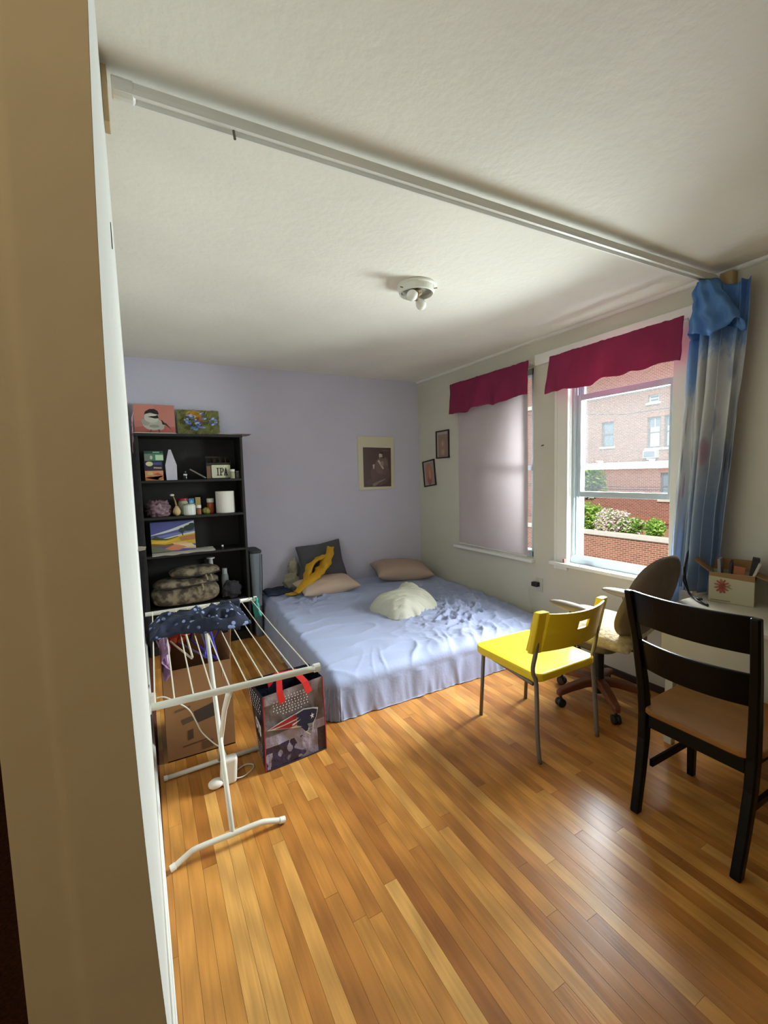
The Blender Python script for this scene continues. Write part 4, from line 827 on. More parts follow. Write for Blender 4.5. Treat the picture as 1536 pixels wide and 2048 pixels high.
jar('spray_bottle', 'grey bottle between camouflage bag and bookcase side', 'bottle', .615, 4.27, z4, .032, .22, mat('grey_bottle', S(120, 124, 126), .3), .05, mat('grey_cap', S(160, 168, 168), .4), .7)
b = MB(); blob(b, (.66, 4.22, z4+.075), .085, .06, .085, 12, .4, 2.5, floor=z4); tag(b.build('dark_knit_cap', mat('dark_knit', S(48, 46, 50), .95, bump=.6, bscale=70), loc=(.66, 4.22, z4), world=True, smooth=True), 'dark crumpled knit cap on the bookcase shelf beside the grey bottle', 'cap')
# hamper
hp = thing('laundry_hamper', 'grey fabric hamper with a black rim between bookcase and bed', 'hamper', (.895, 4.27, 0)); hg = mat('hamper_grey', S(112, 120, 128), .8, bump=.2, bscale=80)
b = MB(); b.prism(rrect(-.066, .040, -.14, .14, .04), 0, 1, lambda x, y, a: (x*(.62+.38*a)-.003*(1-a), y*(.85+.15*a), .0+a*.80)); b.build('body', hg, hp, fixn=True, bevel=.004)
b = MB(); b.prism(rrect(-.069, .043, -.144, .144, .04), .800, .825, lambda x, y, a: (x, y, a-.0)); b.build('rim', mat('hamper_rim', S(40, 42, 46), .7), hp, fixn=True, bevel=.006)
MB().tube([(.035, -.147, .79), (.030, -.150, .60), (.022, -.142, .40)], .004, 6).build('strap', MATS['hamper_rim'], hp)

# ------------------------------------------------------------------ wall pictures
ps = thing('portrait_poster', 'framed sepia print of a seated figure on the lavender wall', 'framed print', (2.342, D-.0008, 1.335))
MB().box(-.228, .228, -.014, 0, 0, .592).build('frame', mat('cream_frame', S(222, 214, 186), .45), ps, bevel=.002)
sb = S(86, 64, 60); sh = [(sb, [(.125, .05), (.90, .045), (.915, .79), (.13, .80)]),
 (S(104, 80, 76), ell(.60, .30, .28, .22)), (S(120, 96, 90), ell(.62, .44, .17, .16)), (S(98, 76, 72), ell(.45, .16, .26, .06, .1)), (S(150, 126, 118), ell(.55, .14, .20, .015, .25)), (S(140, 118, 110), ell(.46, .10, .09, .025, .4)), (S(124, 100, 94), ell(.76, .50, .06, .11, .2)), (S(110, 88, 84), ell(.74, .36, .06, .10, -.4)),
 (S(196, 178, 166), ell(.615, .640, .050, .055)), (S(214, 198, 186), ell(.60, .665, .025, .025)), (S(60, 44, 42), ell(.64, .695, .06, .022)), (S(70, 52, 50), ell(.625, .60, .035, .012)), (S(206, 190, 178), [(.52, .545), (.57, .56), (.70, .39), (.66, .385)]), (S(160, 138, 130), ell(.65, .49, .045, .05)), (S(204, 188, 176), [(.38, .47), (.44, .48), (.42, .39), (.40, .385)]), (S(120, 98, 92), [(.84, .74), (.68, .745), (.66, .735), (.84, .73)])]
flat_print('print', sh, .456, .592, ps, pmg, y0=-.0147)
gl = mat('picture_glass', (1, 1, 1), .06)
def small_frame(label, yc, zc, w, h, roll, sh):
    p = bpy.data.objects.new('framed_print', None); C.objects.link(p); tag(p, label, 'framed print', 'small framed prints by the blind')
    p.matrix_world = Matrix.Translation((W-.0008, yc, zc)) @ Matrix.Rotation(-PI/2, 4, 'Z') @ Matrix.Rotation(roll, 4, 'Y') @ Matrix.Translation((0, 0, -h/2))
    f = .014; fm = mat('black_frame', S(34, 28, 28), .4)
    b = MB(); b.box(-w/2, -w/2+f, -.016, 0, 0, h).box(w/2-f, w/2, -.016, 0, 0, h).box(-w/2+f, w/2-f, -.016, 0, 0, f).box(-w/2+f, w/2-f, -.016, 0, h-f, h); b.build('frame', fm, p, bevel=.0015)
    MB().box(-w/2+f, w/2-f, -.006, 0, f, h-f).build('mat_board', mat('mat_board', S(176, 164, 156), .7), p)
    flat_print('print', sh, w, h, p, y0=-.0066)
small_frame('upper small black framed pink print on the window wall', 3.970, 1.812, .238, .304, 0, [(S(150, 122, 112), rrect(.16, .88, .06, .86, .05)), (S(160, 128, 112), ell(.5, .40, .22, .30)), (S(184, 156, 128), ell(.5, .52, .08, .10)), (S(176, 164, 156), [(.4, .92), (.52, .92), (.47, .82)]), (S(176, 146, 130), ell(.52, .22, .12, .10))])
small_frame('lower tilted black framed pink print on the window wall', 4.236, 1.500, .238, .300, math.radians(-6.5), [(S(168, 140, 136), rrect(.16, .86, .08, .90, .05)), (S(176, 120, 96), ell(.5, .46, .27, .42)), (S(186, 128, 92), ell(.52, .62, .14, .14)), (S(156, 96, 96), ell(.5, .22, .16, .16)), (S(196, 150, 130), ell(.55, .44, .08, .18))])
# outlet by the bed with plug and cord, nail, wall hook marks
ol = thing('wall_outlet', 'white wall outlet below the windows with a black adapter', 'outlet', (W, 2.62, .52))
MB().box(W-.006, W-.0005, 2.585, 2.655, .465, .580).build('cover_plate', mat('outlet_plate', S(196, 194, 180), .4), ol, world=True, bevel=.002)
MB().box(W-.05, W-.006, 2.612, 2.672, .508, .546).build('adapter', blkp, ol, world=True, bevel=.006)
MB().tube(sm([(W-.045, 2.672, .515), (W-.05, 2.70, .47), (W-.04, 2.705, .40), (W-.03, 2.70, .34), (W-.025, 2.69, .26)]), .0035, 8).build('cord', mat('white_cord', S(206, 202, 190), .5), ol, world=True, smooth=True)
tag(MB().tube([(W-.0003, 2.584, 1.706), (W-.025, 2.584, 1.70)], .004, 8).build('wall_nail', mat('nail_steel', S(90, 86, 76), .4, .7), loc=(W, 2.584, 1.7), world=True), 'nail in the bare wall between the two windows', 'nail')
yv = 1.02; tag(MB().box(xl(yv)-.001, xl(yv)+.0012, yv-.02, yv-.012, 1.94, 1.985).build('wall_slot', ink, loc=(xl(yv), yv, 1.96), world=True), 'thin dark slit on the left wall below the track', 'slit')
tag(MB().prism([(0, 0), (.03, .004), (.034, .016), (.004, .02)], 2.185, 2.20, lambda p, q, a: (xl(2.2)+.0006+p, a, 1.195+q)).build('wall_hook', mat('hook_grey', S(150, 140, 130), .6), loc=(xl(2.2), 2.2, 1.2), world=True, fixn=True), 'small wooden hook sticking out of the left wall', 'hook')
b = MB(); b.box(W-.055, W+.01, 2.13, 2.21, .7625, .766); tag(b.build('sill_card', mat('card_grey', S(120, 118, 132), .3), loc=(W-.02, 2.17, .7625), world=True), 'flat grey card lying on the window sill', 'card')
tag(MB().box(W-.045, W-.03, 2.335, 2.352, .7625, .795).build('red_peg', mat('dull_red', S(150, 90, 84), .6), loc=(W-.04, 2.34, .7625), world=True, bevel=.002), 'tiny dull red peg at the sill corner', 'peg')
# ------------------------------------------------------------------ drying rack and what hangs on it
rk = thing('drying_rack', 'white folding laundry drying rack with strung lines', 'drying rack', (.25, 2.08, 0))
rw = mat('rack_enamel', S(222, 220, 208), .35); cap = mat('rack_cap', S(232, 232, 226), .5); ln_m = mat('rack_line', S(216, 208, 190), .5)
ZR = .80; NY, FY = 1.500, 2.585
MB().tube([(-.022, NY+.004, ZR), (.10, NY+.002, ZR), (.475, NY-.002, ZR), (.515, NY-.003, ZR)], .0115, 12).build('end_rail', rw, rk, world=True, smooth=True)
MB().tube([(-.034, FY+.01, ZR), (.525, FY-.015, ZR)], .0115, 12).build('end_rail', rw, rk, world=True, smooth=True)
for p, q in (((.505, NY, ZR), (.528, NY, ZR)), ((.520, FY-.015, ZR), (.538, FY-.016, ZR))): MB().tube([p, q], .0155, 12).build('rail_cap', cap, rk, world=True)
for k in range(10):
    x = -.012+k*.0555; MB().tube([(x, NY+.004, ZR+.010), (x+.006, (NY+FY)/2, ZR+.003), (x+.012, FY-.004, ZR+.010)], .0023, 6).build('drying_line', ln_m, rk, world=True)
MB().tube([(.230, 1.800, .046), (.236, 2.04, .275), (.248, FY-.02, ZR)], .0105, 12).build('leg', rw, rk, world=True, smooth=True)
MB().tube([(.262, 2.378, .020), (.245, 2.10, .30), (.228, 1.80, .58), (.214, 1.56, .755), (.212, NY, ZR-.008)], .0105, 12).build('leg', rw, rk, world=True, smooth=True)
MB().tube(sm([(.006, 1.790, .012), (.060, 1.800, .034), (.095, 1.800, .045), (.230, 1.800, .046), (.335, 1.802, .045), (.375, 1.804, .036), (.438, 1.806, .013)], 3), .0115, 12).build('foot_bar', rw, rk, world=True, smooth=True)
MB().tube([(.006, 2.374, .012), (.26, 2.378, .016), (.50, 2.384, .012)], .0115, 12).build('foot_bar', rw, rk, world=True, smooth=True)
for p, q in (((-.004, 1.788, .0125), (.016, 1.791, .0165)), ((.425, 1.805, .018), (.448, 1.806, .0135)), ((-.004, 2.374, .0125), (.014, 2.374, .0125))): MB().tube([p, q], .0135, 12).build('foot_cap', cap, rk, world=True)
# hangers
def hanger(label, x, m, col_rot, drop=.20):
    h = thing('clothes_hanger', label, 'hanger', (x, FY-.006, ZR+.012), rotz=col_rot, group='plastic hangers on the drying rack')
    pts = [(0, .018*math.cos(a), .006+.018*math.sin(a)-.006) for a in [math.radians(d) for d in range(-20, 200, 22)]]
    pts = [(0, .0195*math.cos(math.radians(d)), -.004+.0195*math.sin(math.radians(d))) for d in range(-10, 185, 15)][::-1]
    pts = [pts[0]]+pts+[(0, .012, -.035), (0, 0, -.055)]
    MB().tube(pts, .0042, 8).build('hook', m, h, smooth=True)
    MB().tube([(0, 0, -.05), (0, -.10, -.08), (0, -.19, -drop), (0, -.200, -drop-.012), (0, -.19, -drop-.022), (0, 0, -drop-.024), (0, .19, -drop-.022), (0, .200, -drop-.012), (0, .19, -drop), (0, .10, -.08), (0, 0, -.05)], .0052, 8).build('shoulder', m, h, smooth=True)
    return h
lilac = mat('lilac_plastic', S(196, 168, 206), .4); bluep = mat('blue_plastic', S(58, 58, 178), .35); ivory = mat('ivory_plastic', S(224, 214, 184), .4); slate = mat('slate_plastic', S(96, 100, 140), .4)
hanger('lilac plastic hanger nearest the wall on the drying rack', .030, lilac, .10); hanger('ivory plastic hanger on the far rail of the drying rack', .115, ivory, .25)
hanger('slate blue hanger next to the ivory hanger', .178, slate, .35, .22); hanger('royal blue hanger in the middle of the far rail', .235, bluep, .25, .23); hanger('royal blue hanger beside the rack leg', .282, bluep, -.3, .21)
b = MB(); b.grid(lambda u, v: (.042+.018*math.sin(v*9+u*4)+.012*nz(u*6, v*6), 2.36+u*.36, ZR-.055-.27*v*(.75+.25*math.sin(u*5))-.10*abs(u-.5)*(1-v)+.01*nz(u*9, 3)), 26, 22)
tag(b.build('lilac_top', translucent('lilac_lace', S(176, 138, 172), .25, .9, .2, 40), loc=(.05, 2.54, .5), world=True, smooth=True, solid=.002), 'lilac lace top hanging from the hanger nearest the wall', 'top')
dm_ = mat('navy_print_cotton', S(20, 28, 54), .85, bump=.2, bscale=60); n, l, pb = N(dm_)
tc = n.new('ShaderNodeTexCoord'); vo = n.new('ShaderNodeTexVoronoi'); vo.inputs['Scale'].default_value = 27; l.new(tc.outputs['Object'], vo.inputs['Vector'])
rp = n.new('ShaderNodeValToRGB'); e = rp.color_ramp.elements; e[0].position = .24; e[0].color = (*S(132, 146, 188), 1); e[1].position = .30; e[1].color = (*S(18, 26, 50), 1); l.new(vo.outputs['Distance'], rp.inputs[0])
n2 = n.new('ShaderNodeTexNoise'); n2.inputs['Scale'].default_value = 7; l.new(tc.outputs['Object'], n2.inputs['Vector']); r2 = n.new('ShaderNodeValToRGB'); r2.color_ramp.elements[0].position = .40; r2.color_ramp.elements[1].position = .46; l.new(n2.outputs['Fac'], r2.inputs[0])
mx = n.new('ShaderNodeMix'); mx.data_type = 'RGBA'; l.new(r2.outputs[0], mx.inputs[0]); mx.inputs[6].default_value = (*S(22, 30, 56), 1); l.new(rp.outputs[0], mx.inputs[7]); l.new(mx.outputs[2], pb.inputs['Base Color'])
def dress(u, v):
    x = -.018+u*.425; y0 = 2.10+.02*math.sin(u*7)-.02*u; y1 = 2.335+.09*u+.02*math.sin(u*11); y = y0+(y1-y0)*v
    edge = min(u, 1-u, v, 1-v); hgt = min(1, edge*7)
    return (x, y, ZR+.016+hgt*(.026+.030*ridge(u*6, v*3.5, 2)+.018*nz(u*9, v*6))-.012*(1-hgt)*nz(u*9, v*9, 5))
b = MB(); b.grid(dress, 60, 30); tag(b.build('navy_dress', dm_, loc=(.2, 2.25, ZR+.02), world=True, smooth=True, solid=.004), 'navy polka dot dress laid across the drying rack lines', 'dress')
b = MB(); b.grid(lambda u, v: (.522+.014*math.sin(u*5)+.02*v+.006*nz(v*6, u), 2.53+u*.05+.01*v, ZR+.012-.135*v*(.8+.2*u)), 10, 16)
tag(b.build('teal_cloth', mat('teal_cotton', S(38, 128, 118), .85), loc=(.53, 2.56, .7), world=True, smooth=True, solid=.003), 'small teal cloth hanging off the rack corner', 'cloth')
# tall carton behind the rack
cx = thing('floor_carton', 'tall open brown cardboard carton standing behind the drying rack', 'box', (.195, 2.52, 0)); cd2 = mat('moving_box_brown', S(150, 108, 68), .85, var=.08, vscale=6)
w_, d_, h_, t_ = .345, .33, .495, .006
b = MB(); b.box(-w_/2, w_/2, 0, t_, 0, h_).box(-w_/2, w_/2, d_-t_, d_, 0, h_).box(-w_/2, -w_/2+t_, t_, d_-t_, 0, h_).box(w_/2-t_, w_/2, t_, d_-t_, 0, h_).box(-w_/2, w_/2, 0, d_, 0, t_); b.build('carton_body', cd2, cx)
MB().prism([(0, .0), (1, 0), (1, 1), (0, 1)], 0, .005, lambda p, q, a: (w_/2-.005+a+.012*q, p*d_, h_+q*.185)).build('flap', cd2, cx, fixn=True)
MB().prism([(0, .0), (1, 0), (1, 1), (0, 1)], 0, .005, lambda p, q, a: (-w_/2+p*w_, d_-.005+a+.02*q, h_+q*.205)).build('flap', cd2, cx, fixn=True)
MB().prism([(0, .0), (1, 0), (1, 1), (0, 1)], 0, .005, lambda p, q, a: (-w_/2-.0+a*.5-.0*q, p*d_, h_+q*.12)).build('flap', cd2, cx, fixn=True)
sh = [(S(66, 54, 44), [(.40, .50), (.74, .56), (.76, .40), (.44, .36)]), (S(96, 74, 52), [(.22, .44), (.40, .46), (.40, .40), (.24, .38)]), (S(84, 62, 44), [(.30, .30), (.38, .31), (.38, .20), (.30, .19)]), (S(110, 80, 52), [(.14, .56), (.36, .58), (.36, .555), (.14, .535)]), (S(92, 66, 44), [(.22, .14), (.60, .16), (.60, .145), (.22, .125)]), (S(100, 72, 46), [(.50, .13), (.66, .135), (.66, .05), (.50, .045)]), (S(120, 86, 54), [(.52, .66), (.9, .68), (.9, .67), (.52, .65)])]
flat_print('box_print', sh, w_, h_, cx); MB().box(w_/2-.05, w_/2-.045, -.0012, 0, h_-.09, h_-.01).build('tape', mat('tape_grey', S(150, 140, 124), .5), cx)
b = MB(); blob(b, (.10, 2.76, .655), .085, .060, .095, 21, .45, 2.6, 36, 20); tag(b.build('orange_garment', mat('orange_cotton', S(206, 78, 44), .85, bump=.3, bscale=40, var=.15), loc=(.13, 2.70, .55), world=True, smooth=True), 'orange garment heaped in the tall brown carton', 'garment')
b = MB(); blob(b, (.20, 2.69, .20), .13, .11, .18, 25, .2, 2); tag(b.build('dark_clothes', mat('dark_clothing', S(44, 38, 40), .9), loc=(.2, 2.68, .1), world=True, smooth=True), 'dark clothes filling the tall brown carton', 'clothes')
b = MB(); b.grid(lambda u, v: (.335+u*.105+.012*nz(v*5, u*3), FY-.012-.016*math.cos(PI*min(1, abs(v-.5)*8))*(1 if v > .5 else -1)*0+(.022 if v > .55 else (-.022 if v < .45 else (v-.5)*.44))+.012*nz(u*4, v*4, 3), ZR+.016-(abs(v-.5)*2)**1.0*(.19 if v > .5 else .12)+.004*nz(u*6, v*2)), 14, 30)
tag(b.build('navy_trousers', mat('navy_denim', S(30, 34, 54), .85, bump=.3, bscale=60), loc=(.39, FY, .7), world=True, smooth=True, solid=.005), 'plain dark navy garment folded over the far rack rail', 'garment')
# shopping bag
bg_ = thing('shopping_bag', 'navy silver shopping bag with red white and blue team emblem', 'tote bag', (.62, 2.28, 0))
FLb, FRb, BRb, BLb = Vector((.456, 2.175, .004)), Vector((.795, 2.203, .004)), Vector((.785, 2.385, .004)), Vector((.462, 2.345, .004))
FLt, FRt, BRt, BLt = Vector((.466, 2.205, .385)), Vector((.786, 2.20, .418)), Vector((.772, 2.385, .422)), Vector((.424, 2.345, .430))
def quad(a, b_, c, d_): return lambda u, v: a*(1-u)*(1-v)+b_*u*(1-v)+c*u*v+d_*(1-u)*v
front = quad(FLb, FRb, FRt, FLt); leftq = quad(BLb, FLb, FLt, BLt); rightq = quad(FRb, BRb, BRt, FRt); backq = quad(BRb, BLb, BLt, BRt); botq = quad(BLb, BRb, FRb, FLb)
def crease(u, v): e = min(u, 1-u, v, 1-v, .12)/.12; return e*(.007*nz(u*3, v*3, 4)+.004*ridge(u*4+v*3, v*4-u*3, 6)-.004)
def face_panel(name, q, colf, nrm, nu=26, nv=28, disp=True, m=pmc):
    b = MB(); k = len(b.v)
    for j in range(nv+1):
        for i in range(nu+1):
            u, v = i/nu, j/nv; b.vert(q(u, v)+nrm*(crease(u, v) if disp else 0))
    for j in range(nv):
        for i in range(nu): b.col = colf((i+.5)/nu, (j+.5)/nv); b.face((k+j*(nu+1)+i, k+j*(nu+1)+i+1, k+(j+1)*(nu+1)+i+1, k+(j+1)*(nu+1)+i))
    return b.build(name, m, bg_, world=True, smooth=True)
def lerp3(a, c, t): t = max(0, min(1, t)); return tuple(x+(y-x)*t for x, y in zip(a, c))
def fcol(u, v):
    g = lerp3(S(96, 88, 88), S(126, 118, 120), nz(u*4, v*3)+.5)
    if v < .44: g = lerp3(S(168, 160, 178), S(120, 112, 130), (.44-v)*2+nz(u*5, v*5, 2)*.6)
    if v < .30 and u < .55+.2*nz(v*8, 1) and nz(u*9, v*9, 7) > -.12-.5*(.30-v): g = S(52, 46, 72)
    if v > .86: g = lerp3(g, S(176, 168, 178), .5+nz(u*6, v*6))
    if v < .32 and u > .86: g = S(56, 48, 60)
    return g
def scol(u, v): return S(26, 30, 44)
nf = Vector((.08, -.99, 0)); nl = Vector((-.99, -.05, .05)); nr_ = Vector((1, 0, 0))
face_panel('front_panel', front, fcol, nf, 80, 84); face_panel('side_panel', leftq, scol, nl, 12, 24); face_panel('side_panel', rightq, scol, nr_, 10, 20); face_panel('back_panel', backq, scol, -nf, 10, 16); face_panel('base_panel', botq, lambda u, v: S(30, 20, 26), Vector((0, 0, -1)), 6, 6, False)
def on(q, nrm, base=.0075, st=0): return lambda u, v, i: tuple(q(u, v)+nrm*(base+i*st)-Vector(bg_.location))
pt = lambda *a: list(a)
logo = [(S(214, 206, 196), pt((.03, .545), (.25, .60), (.50, .64), (.63, .668), (.80, .640), (.885, .615), (.85, .50), (.80, .43), (.775, .34), (.73, .285), (.645, .345), (.58, .43), (.48, .450), (.28, .494))),
 (S(158, 34, 44), pt((.06, .547), (.28, .592), (.505, .634), (.51, .568), (.30, .548))), (S(158, 34, 44), pt((.15, .530), (.30, .536), (.505, .552), (.505, .490), (.40, .478), (.28, .504))),
 (S(34, 36, 66), pt((.505, .63), (.635, .655), (.79, .628), (.865, .60), (.835, .50), (.785, .44), (.70, .44), (.66, .40), (.60, .44), (.51, .475), (.515, .56), (.56, .575), (.508, .585))), (S(214, 206, 196), pt((.44, .52), (.58, .545), (.47, .50), (.43, .50))),
 (S(34, 36, 66), pt((.57, .44), (.64, .46), (.72, .44), (.68, .36), (.645, .36))), (S(132, 130, 132), pt((.68, .455), (.77, .445), (.765, .36), (.73, .30), (.675, .345), (.71, .38))), (S(60, 60, 70), pt((.70, .39), (.755, .415), (.75, .40))), (S(40, 40, 52), pt((.70, .36), (.745, .372), (.74, .36)))]
st = []
for k in range(10):
    r = .046 if k % 2 == 0 else .019; a = PI/2+k*PI/5+.1; st.append((.765+r*.85*math.cos(a), .545+r*math.sin(a)))
logo.append((S(226, 224, 224), st))
flat_print('team_emblem', logo, 1, 1, bg_, fn=on(front, nf, .010, .0011))
random.seed(2)
dots = [(S(226, 226, 234), ell(.10+i*.05+.012*(j % 2), .70+j*.036, .0105, .0095, 0, 8)) for i in range(13) for j in range(7) if (i-7)**2/44+(j-3.2)**2/12 < 1.1]
o = flat_print('dot_print', dots, 1, 1, bg_, fn=on(front, nf, .0095), step=0); o['kind'] = 'stuff'
dots = [(S(220, 220, 226), ell(.07+i*.125+.05*(j % 2), vv, .022, .0115, 0, 8)) for i in range(7) for j, vv in enumerate([.10+.042*q for q in range(6)]+[.74+.042*q for q in range(6)])]
o = flat_print('dot_print', dots, 1, 1, bg_, fn=on(leftq, nl, .008), step=0); o['kind'] = 'stuff'
ex = (FLb-BLb).normalized(); M4 = Matrix(((ex.x, 0, nl.x, 0), (ex.y, 0, nl.y, 0), (0, 1, nl.z, 0), (0, 0, 0, 1)))
pos = leftq(.62, .47)+nl*.010-Vector(bg_.location); text_part('side_lettering', 'OTS', .075, mat('lettering_white', S(226, 224, 226), .5), bg_, Matrix.Translation(pos) @ M4, bold=.003)
exr = (BRb-FRb).normalized(); Mr = Matrix(((exr.x, 0, 1, 0), (exr.y, 0, 0, 0), (0, 1, 0, 0), (0, 0, 0, 1)))
text_part('side_lettering', 'P', .062, MATS['lettering_white'], bg_, Matrix.Translation(rightq(.02, .56)+nr_*.009-Vector(bg_.location)) @ Mr, bold=.0014, align='LEFT')
redp = mat('red_piping', S(150, 28, 44), .5)
for p, q in ((FLb, FLt), (FRb, FRt), (FLb, FRb)): MB().tube([p+nf*.002, p.lerp(q, .5)+nf*.005, q+nf*.002], .0035, 6).build('piping', redp if q != FRb else mat('dark_piping', S(40, 16, 26), .6), bg_, world=True)
hr = mat('red_webbing', S(214, 40, 34), .55)
def strap(pts, wv):
    b = MB(); P = [Vector(p) for p in pts]; k = 0
    for p in P:
        for s_ in (-1, 1): b.vert(p+Vector(wv)*s_)
    for i in range(len(P)-1): b.face((i*2, i*2+1, i*2+3, i*2+2))
    return b.build('handle', hr, bg_, world=True, solid=.003)
strap([(.560, 2.190, .335), (.548, 2.186, .40), (.552, 2.20, .455), (.60, 2.23, .475), (.655, 2.225, .455), (.690, 2.20, .41), (.705, 2.186, .355)], (.016, .002, .004))
strap([(.545, 2.36, .36), (.53, 2.33, .42), (.545, 2.29, .45), (.60, 2.27, .455), (.66, 2.30, .44), (.69, 2.34, .40)], (.014, .004, .006))
# white adapter on the floor and its cords
hb = thing('power_adapter', 'white plastic power brick on the floor under the rack', 'power adapter', (.275, 2.20, 0)); wp2 = mat('adapter_white', S(226, 222, 212), .35)
MB().prism(rrect(-.038, .040, -.028, .028, .018), 0, 1, lambda x, y, a: (x+.010*a, y, .002+a*.128)).build('body', wp2, hb, fixn=True, bevel=.012, seg=3)
b = MB(); blob(b, (-.058, -.012, .024), .036, .030, .022, 2, .05, 1, floor=.001); b.build('plug_head', wp2, hb, smooth=True)
MB().tube(sm([(.035, -.02, .02), (.075, -.01, .012), (.125, .03, .006), (.135, .065, .006), (.10, .085, .006), (.05, .06, .006)]), .003, 8).build('cord', wp2, hb, smooth=True)
MB().tube(sm([(.0, 0, .12), (-.01, .03, .16), (-.045, .09, .17), (-.09, .17, .20), (-.115, .19, .26), (-.145, .19, .33), (-.20, .19, .385), (-.25, .20, .42), (-.285, .20, .425)]), .0035, 8).build('cord', mat('cord_white', S(214, 206, 188), .5), hb, smooth=True)
lo = thing('wall_outlet', 'white outlet plate low on the left wall', 'outlet', (xl(2.4), 2.40, .40)); MB().box(xl(2.4)+.0005, xl(2.4)+.006, 2.36, 2.44, .365, .485).build('cover_plate', trimw, lo, world=True, bevel=.002); MB().box(xl(2.4)+.006, xl(2.4)+.03, 2.38, 2.42, .40, .45).build('plug', wp2, lo, world=True, bevel=.004)

# ------------------------------------------------------------------ outside
def gnd(): return -4.2
street = mat('street_asphalt', S(120, 118, 112), .95, var=.1, vscale=.5)
o = bx(W+.6, 60, -40, 70, -4.4, -4.2).build('ground_outside', street); struct(o)
rb = brick('red_brick_facade', S(150, 92, 74), S(126, 72, 58), S(176, 150, 134)); rb2 = brick('red_brick_garden_wall', S(166, 106, 80), S(140, 84, 62), S(190, 164, 142))
stone = mat('pale_stone', S(206, 200, 186), .8, var=.06); dglass = mat('far_window_glass', S(108, 124, 140), .15, spec=.8); wfr = mat('far_window_frame', S(196, 198, 196), .6); dfr = mat('far_dark_frame', S(96, 92, 96), .6); curt = mat('far_curtain', S(200, 206, 206), .8)
BXF = 26.0
bl_ = thing('brick_building', 'red brick apartment building across the street', 'building', (BXF, 12, -4.2))
wins = [(17.48, 18.28, 2.86, 4.42), (14.62, 15.37, 2.6, 4.38), (13.80, 14.42, 2.6, 4.38), (14.76, 15.35, 5.2, 5.64), (13.75, 14.55, -.37, 1.17), (18.9, 19.7, -.37, 1.17), (20.6, 21.4, 2.86, 4.42), (11.0, 11.8, 2.6, 4.38)]
b = MB(); ys = sorted({-6, 40} | {w[0] for w in wins} | {w[1] for w in wins}); zs = sorted({-4.2, 11} | {w[2] for w in wins} | {w[3] for w in wins})
for i in range(len(ys)-1):
    for j in range(len(zs)-1):
        cy, cz = (ys[i]+ys[i+1])/2, (zs[j]+zs[j+1])/2
        if not any(w[0] < cy < w[1] and w[2] < cz < w[3] for w in wins):
            k = len(b.v); b.v += [(BXF, ys[i], zs[j]), (BXF, ys[i+1], zs[j]), (BXF, ys[i+1], zs[j+1]), (BXF, ys[i], zs[j+1])]; b.face((k+3, k+2, k+1, k))
b.box(BXF+.25, BXF+8, -6, 40, -4.2, 11); b.build('brick_wall', rb, bl_, world=True)
for (y0, y1, z0, z1_) in wins:
    q = MB()
    for a, c, e_, f_ in ((y0, y0+.07, z0, z1_), (y1-.07, y1, z0, z1_), (y0+.07, y1-.07, z0, z0+.07), (y0+.07, y1-.07, z1_-.07, z1_), (y0+.07, y1-.07, (z0+z1_)/2-.03, (z0+z1_)/2+.03)): q.box(BXF+.08, BXF+.2, a, c, e_, f_)
    wo = q.build('window', dfr if z1_ < 5 else wfr, bl_, world=True)
    if y0 in (14.62, 13.80): q = MB().box(BXF+.09, BXF+.18, (y0+y1)/2-.02, (y0+y1)/2+.02, z0+.07, z1_-.07).build('muntin', wfr, wo, world=True)
    bx(BXF+.14, BXF+.16, y0+.05, y1-.05, z0+.05, z1_-.05).build('pane', dglass, wo, world=True)
    if z0 > 2 and z1_ < 5 and y0 < 16: bx(BXF+.105, BXF+.115, y0+.12, y1-.12, z0+.1, z0+1.2).build('curtain', curt, wo, world=True)
    bx(BXF-.08, BXF+.2, y0-.12, y1+.12, z0-.12, z0).build('stone_sill', stone, bl_, world=True)
    bx(BXF-.02, BXF+.05, y0-.1, y1+.1, z1_, z1_+.22).build('brick_lintel', mat('soldier_brick', S(158, 104, 84), .9, var=.2, vscale=6), bl_, world=True)
bx(BXF-.10, BXF+.1, -6, 40, 6.0, 6.28).build('stone_band', stone, bl_, world=True); bx(BXF-.06, BXF+.1, -6, 40, -1.75, -1.45).build('soldier_course', MATS['soldier_brick'], bl_, world=True)
ac = thing('window_air_conditioner', 'white framed air conditioner below the paired windows of the brick building', 'air conditioner', (BXF-.3, 15.04, 2.02)); q = MB(); q.box(BXF-.35, BXF-.001, 14.67, 15.42, 2.02, 2.46); q.build('casing', wfr, ac, world=True, bevel=.02); MB().box(BXF-.36, BXF-.351, 14.74, 15.35, 2.08, 2.40).build('grille', mat('ac_grille', S(110, 120, 138), .5), ac, world=True)
gw = thing('garden_wall', 'low red brick retaining wall with pale coping outside', 'retaining wall', (18.2, 11, -4.2))
bx(18.0, 18.4, -6, 34, -4.2, -1.50).build('brick_wall', rb2, gw, world=True); bx(17.92, 18.5, -6, 34, -1.50, -1.36).build('coping', stone, gw, world=True)
bx(18.5, BXF-.3, -6, 34, -4.2, -2.0).build('raised_garden', mat('garden_soil', S(150, 116, 84), .95, var=.2, vscale=2)); struct(bpy.data.objects['raised_garden'])
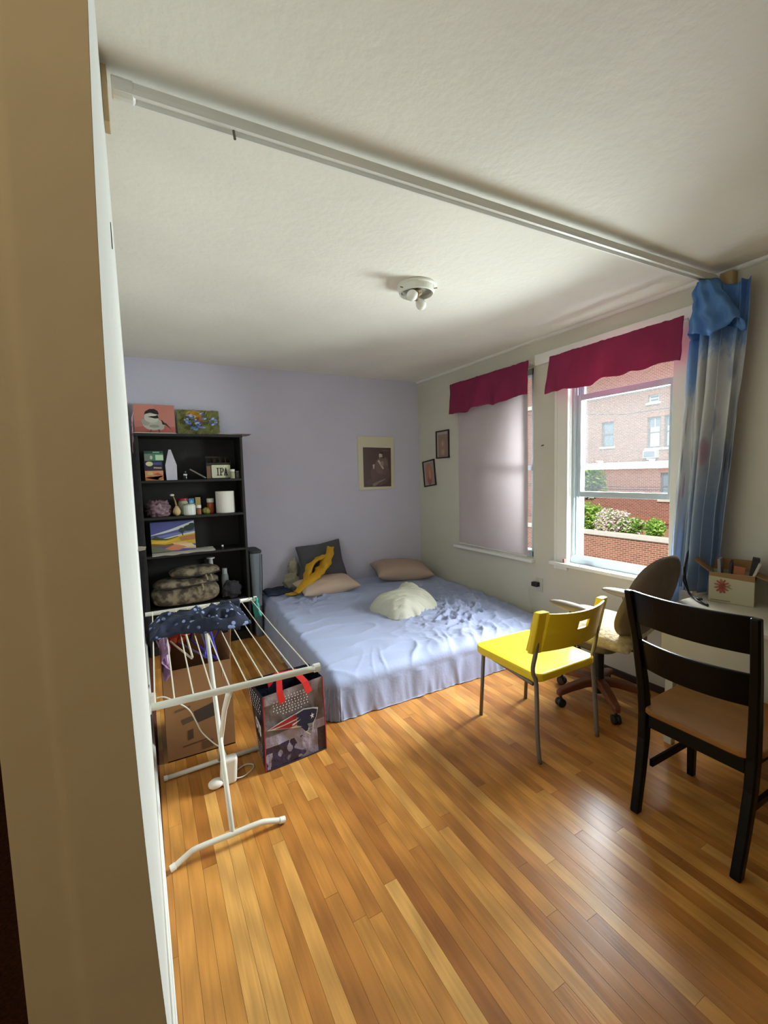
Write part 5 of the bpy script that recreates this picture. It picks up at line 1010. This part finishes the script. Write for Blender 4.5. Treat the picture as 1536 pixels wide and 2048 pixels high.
def bush(name, label, c, rx, ry, rz, n, cols, size, seed, cat='bush', group=None):
    t = thing(name, label, cat, (c[0], c[1], c[2]-rz), group=group); random.seed(seed); per = {}
    for k in range(n):
        d = Vector((random.gauss(0, 1), random.gauss(0, 1), random.gauss(0, 1))).normalized(); r = random.uniform(.55, 1.05)*(1+.25*noise.noise(d*2+Vector((seed, 0, 0))))
        p = Vector((c[0]+d.x*rx*r, c[1]+d.y*ry*r, c[2]+d.z*rz*r)); a = Vector((random.gauss(0, 1), random.gauss(0, 1), random.gauss(0, 1))).normalized(); bb = a.orthogonal().normalized(); s_ = size*random.uniform(.6, 1.3)
        ci = random.choices(range(len(cols)), [w for _, w in cols])[0]; m_ = per.setdefault(ci, MB()); k_ = len(m_.v)
        for q in (a*s_, bb*s_*.55, a*-s_, bb*-s_*.55): m_.v.append(tuple(p+q))
        m_.face((k_, k_+1, k_+2, k_+3))
    for ci, m_ in per.items():
        o = m_.build('blossom' if cols[ci][0].name.startswith('pink') else 'foliage', cols[ci][0], t, world=True); o['kind'] = 'stuff'
    b = MB(); b.tube([(c[0], c[1], c[2]-rz), (c[0], c[1]+.05, c[2])], .05, 6); b.build('stem', mat('bark', S(90, 70, 54), .9), t, world=True)
g1 = translucent('leaf_green', S(112, 156, 62), .3); g2 = translucent('leaf_lime', S(168, 200, 96), .3); g3 = translucent('leaf_dark', S(84, 124, 76), .3); pk1 = translucent('pink_blossom', S(238, 208, 214), .3); pk2 = translucent('pink_pale', S(246, 232, 226), .3)
bush('garden_bush', 'lush green bush left of the flowering shrub outside', (19.3, 14.2, -.95), .8, .75, .75, 2600, [(g1, 3), (g2, 4)], .075, 1)
bush('flowering_shrub', 'shrub covered in pale pink blossom above the garden wall', (19.0, 12.75, -1.02), .7, .75, .62, 2600, [(g1, 2), (g2, 2), (pk1, 4), (pk2, 3)], .07, 2)
bush('garden_bush', 'small leafy bush between the pink shrub and the lone sapling', (19.2, 11.95, -1.15), .6, .5, .42, 1300, [(g1, 3), (g2, 2), (pk1, 1)], .07, 3)
bush('garden_bush', 'small lone green sapling at the right end of the garden wall', (19.0, 10.80, -1.10), .35, .38, .42, 900, [(g1, 2), (g2, 3)], .07, 4)
bush('street_tree', 'green tree crown in front of the lower brick facade', (23.0, 17.3, .75), 1.0, 1.25, 1.0, 2600, [(g1, 2), (g3, 4), (g2, 1)], .11, 5, 'tree')
for k, (z0, z1_) in enumerate(((.92, 1.02), (.84, .92), (3.3, 4.0))):
    tag(MB().tube([(14, -10, z0+.5), (14, 3, z0-.02), (14, 9, z0-.06), (14, 15, z1_-.02), (14, 34, z1_+.6)], .012, 6).build('power_line', mat('wire_black', S(60, 60, 64), .6), loc=(14, 5, z0), world=True), ('middle', 'lowest', 'highest')[k]+' overhead wire crossing in front of the brick building', 'wire', 'overhead wires')
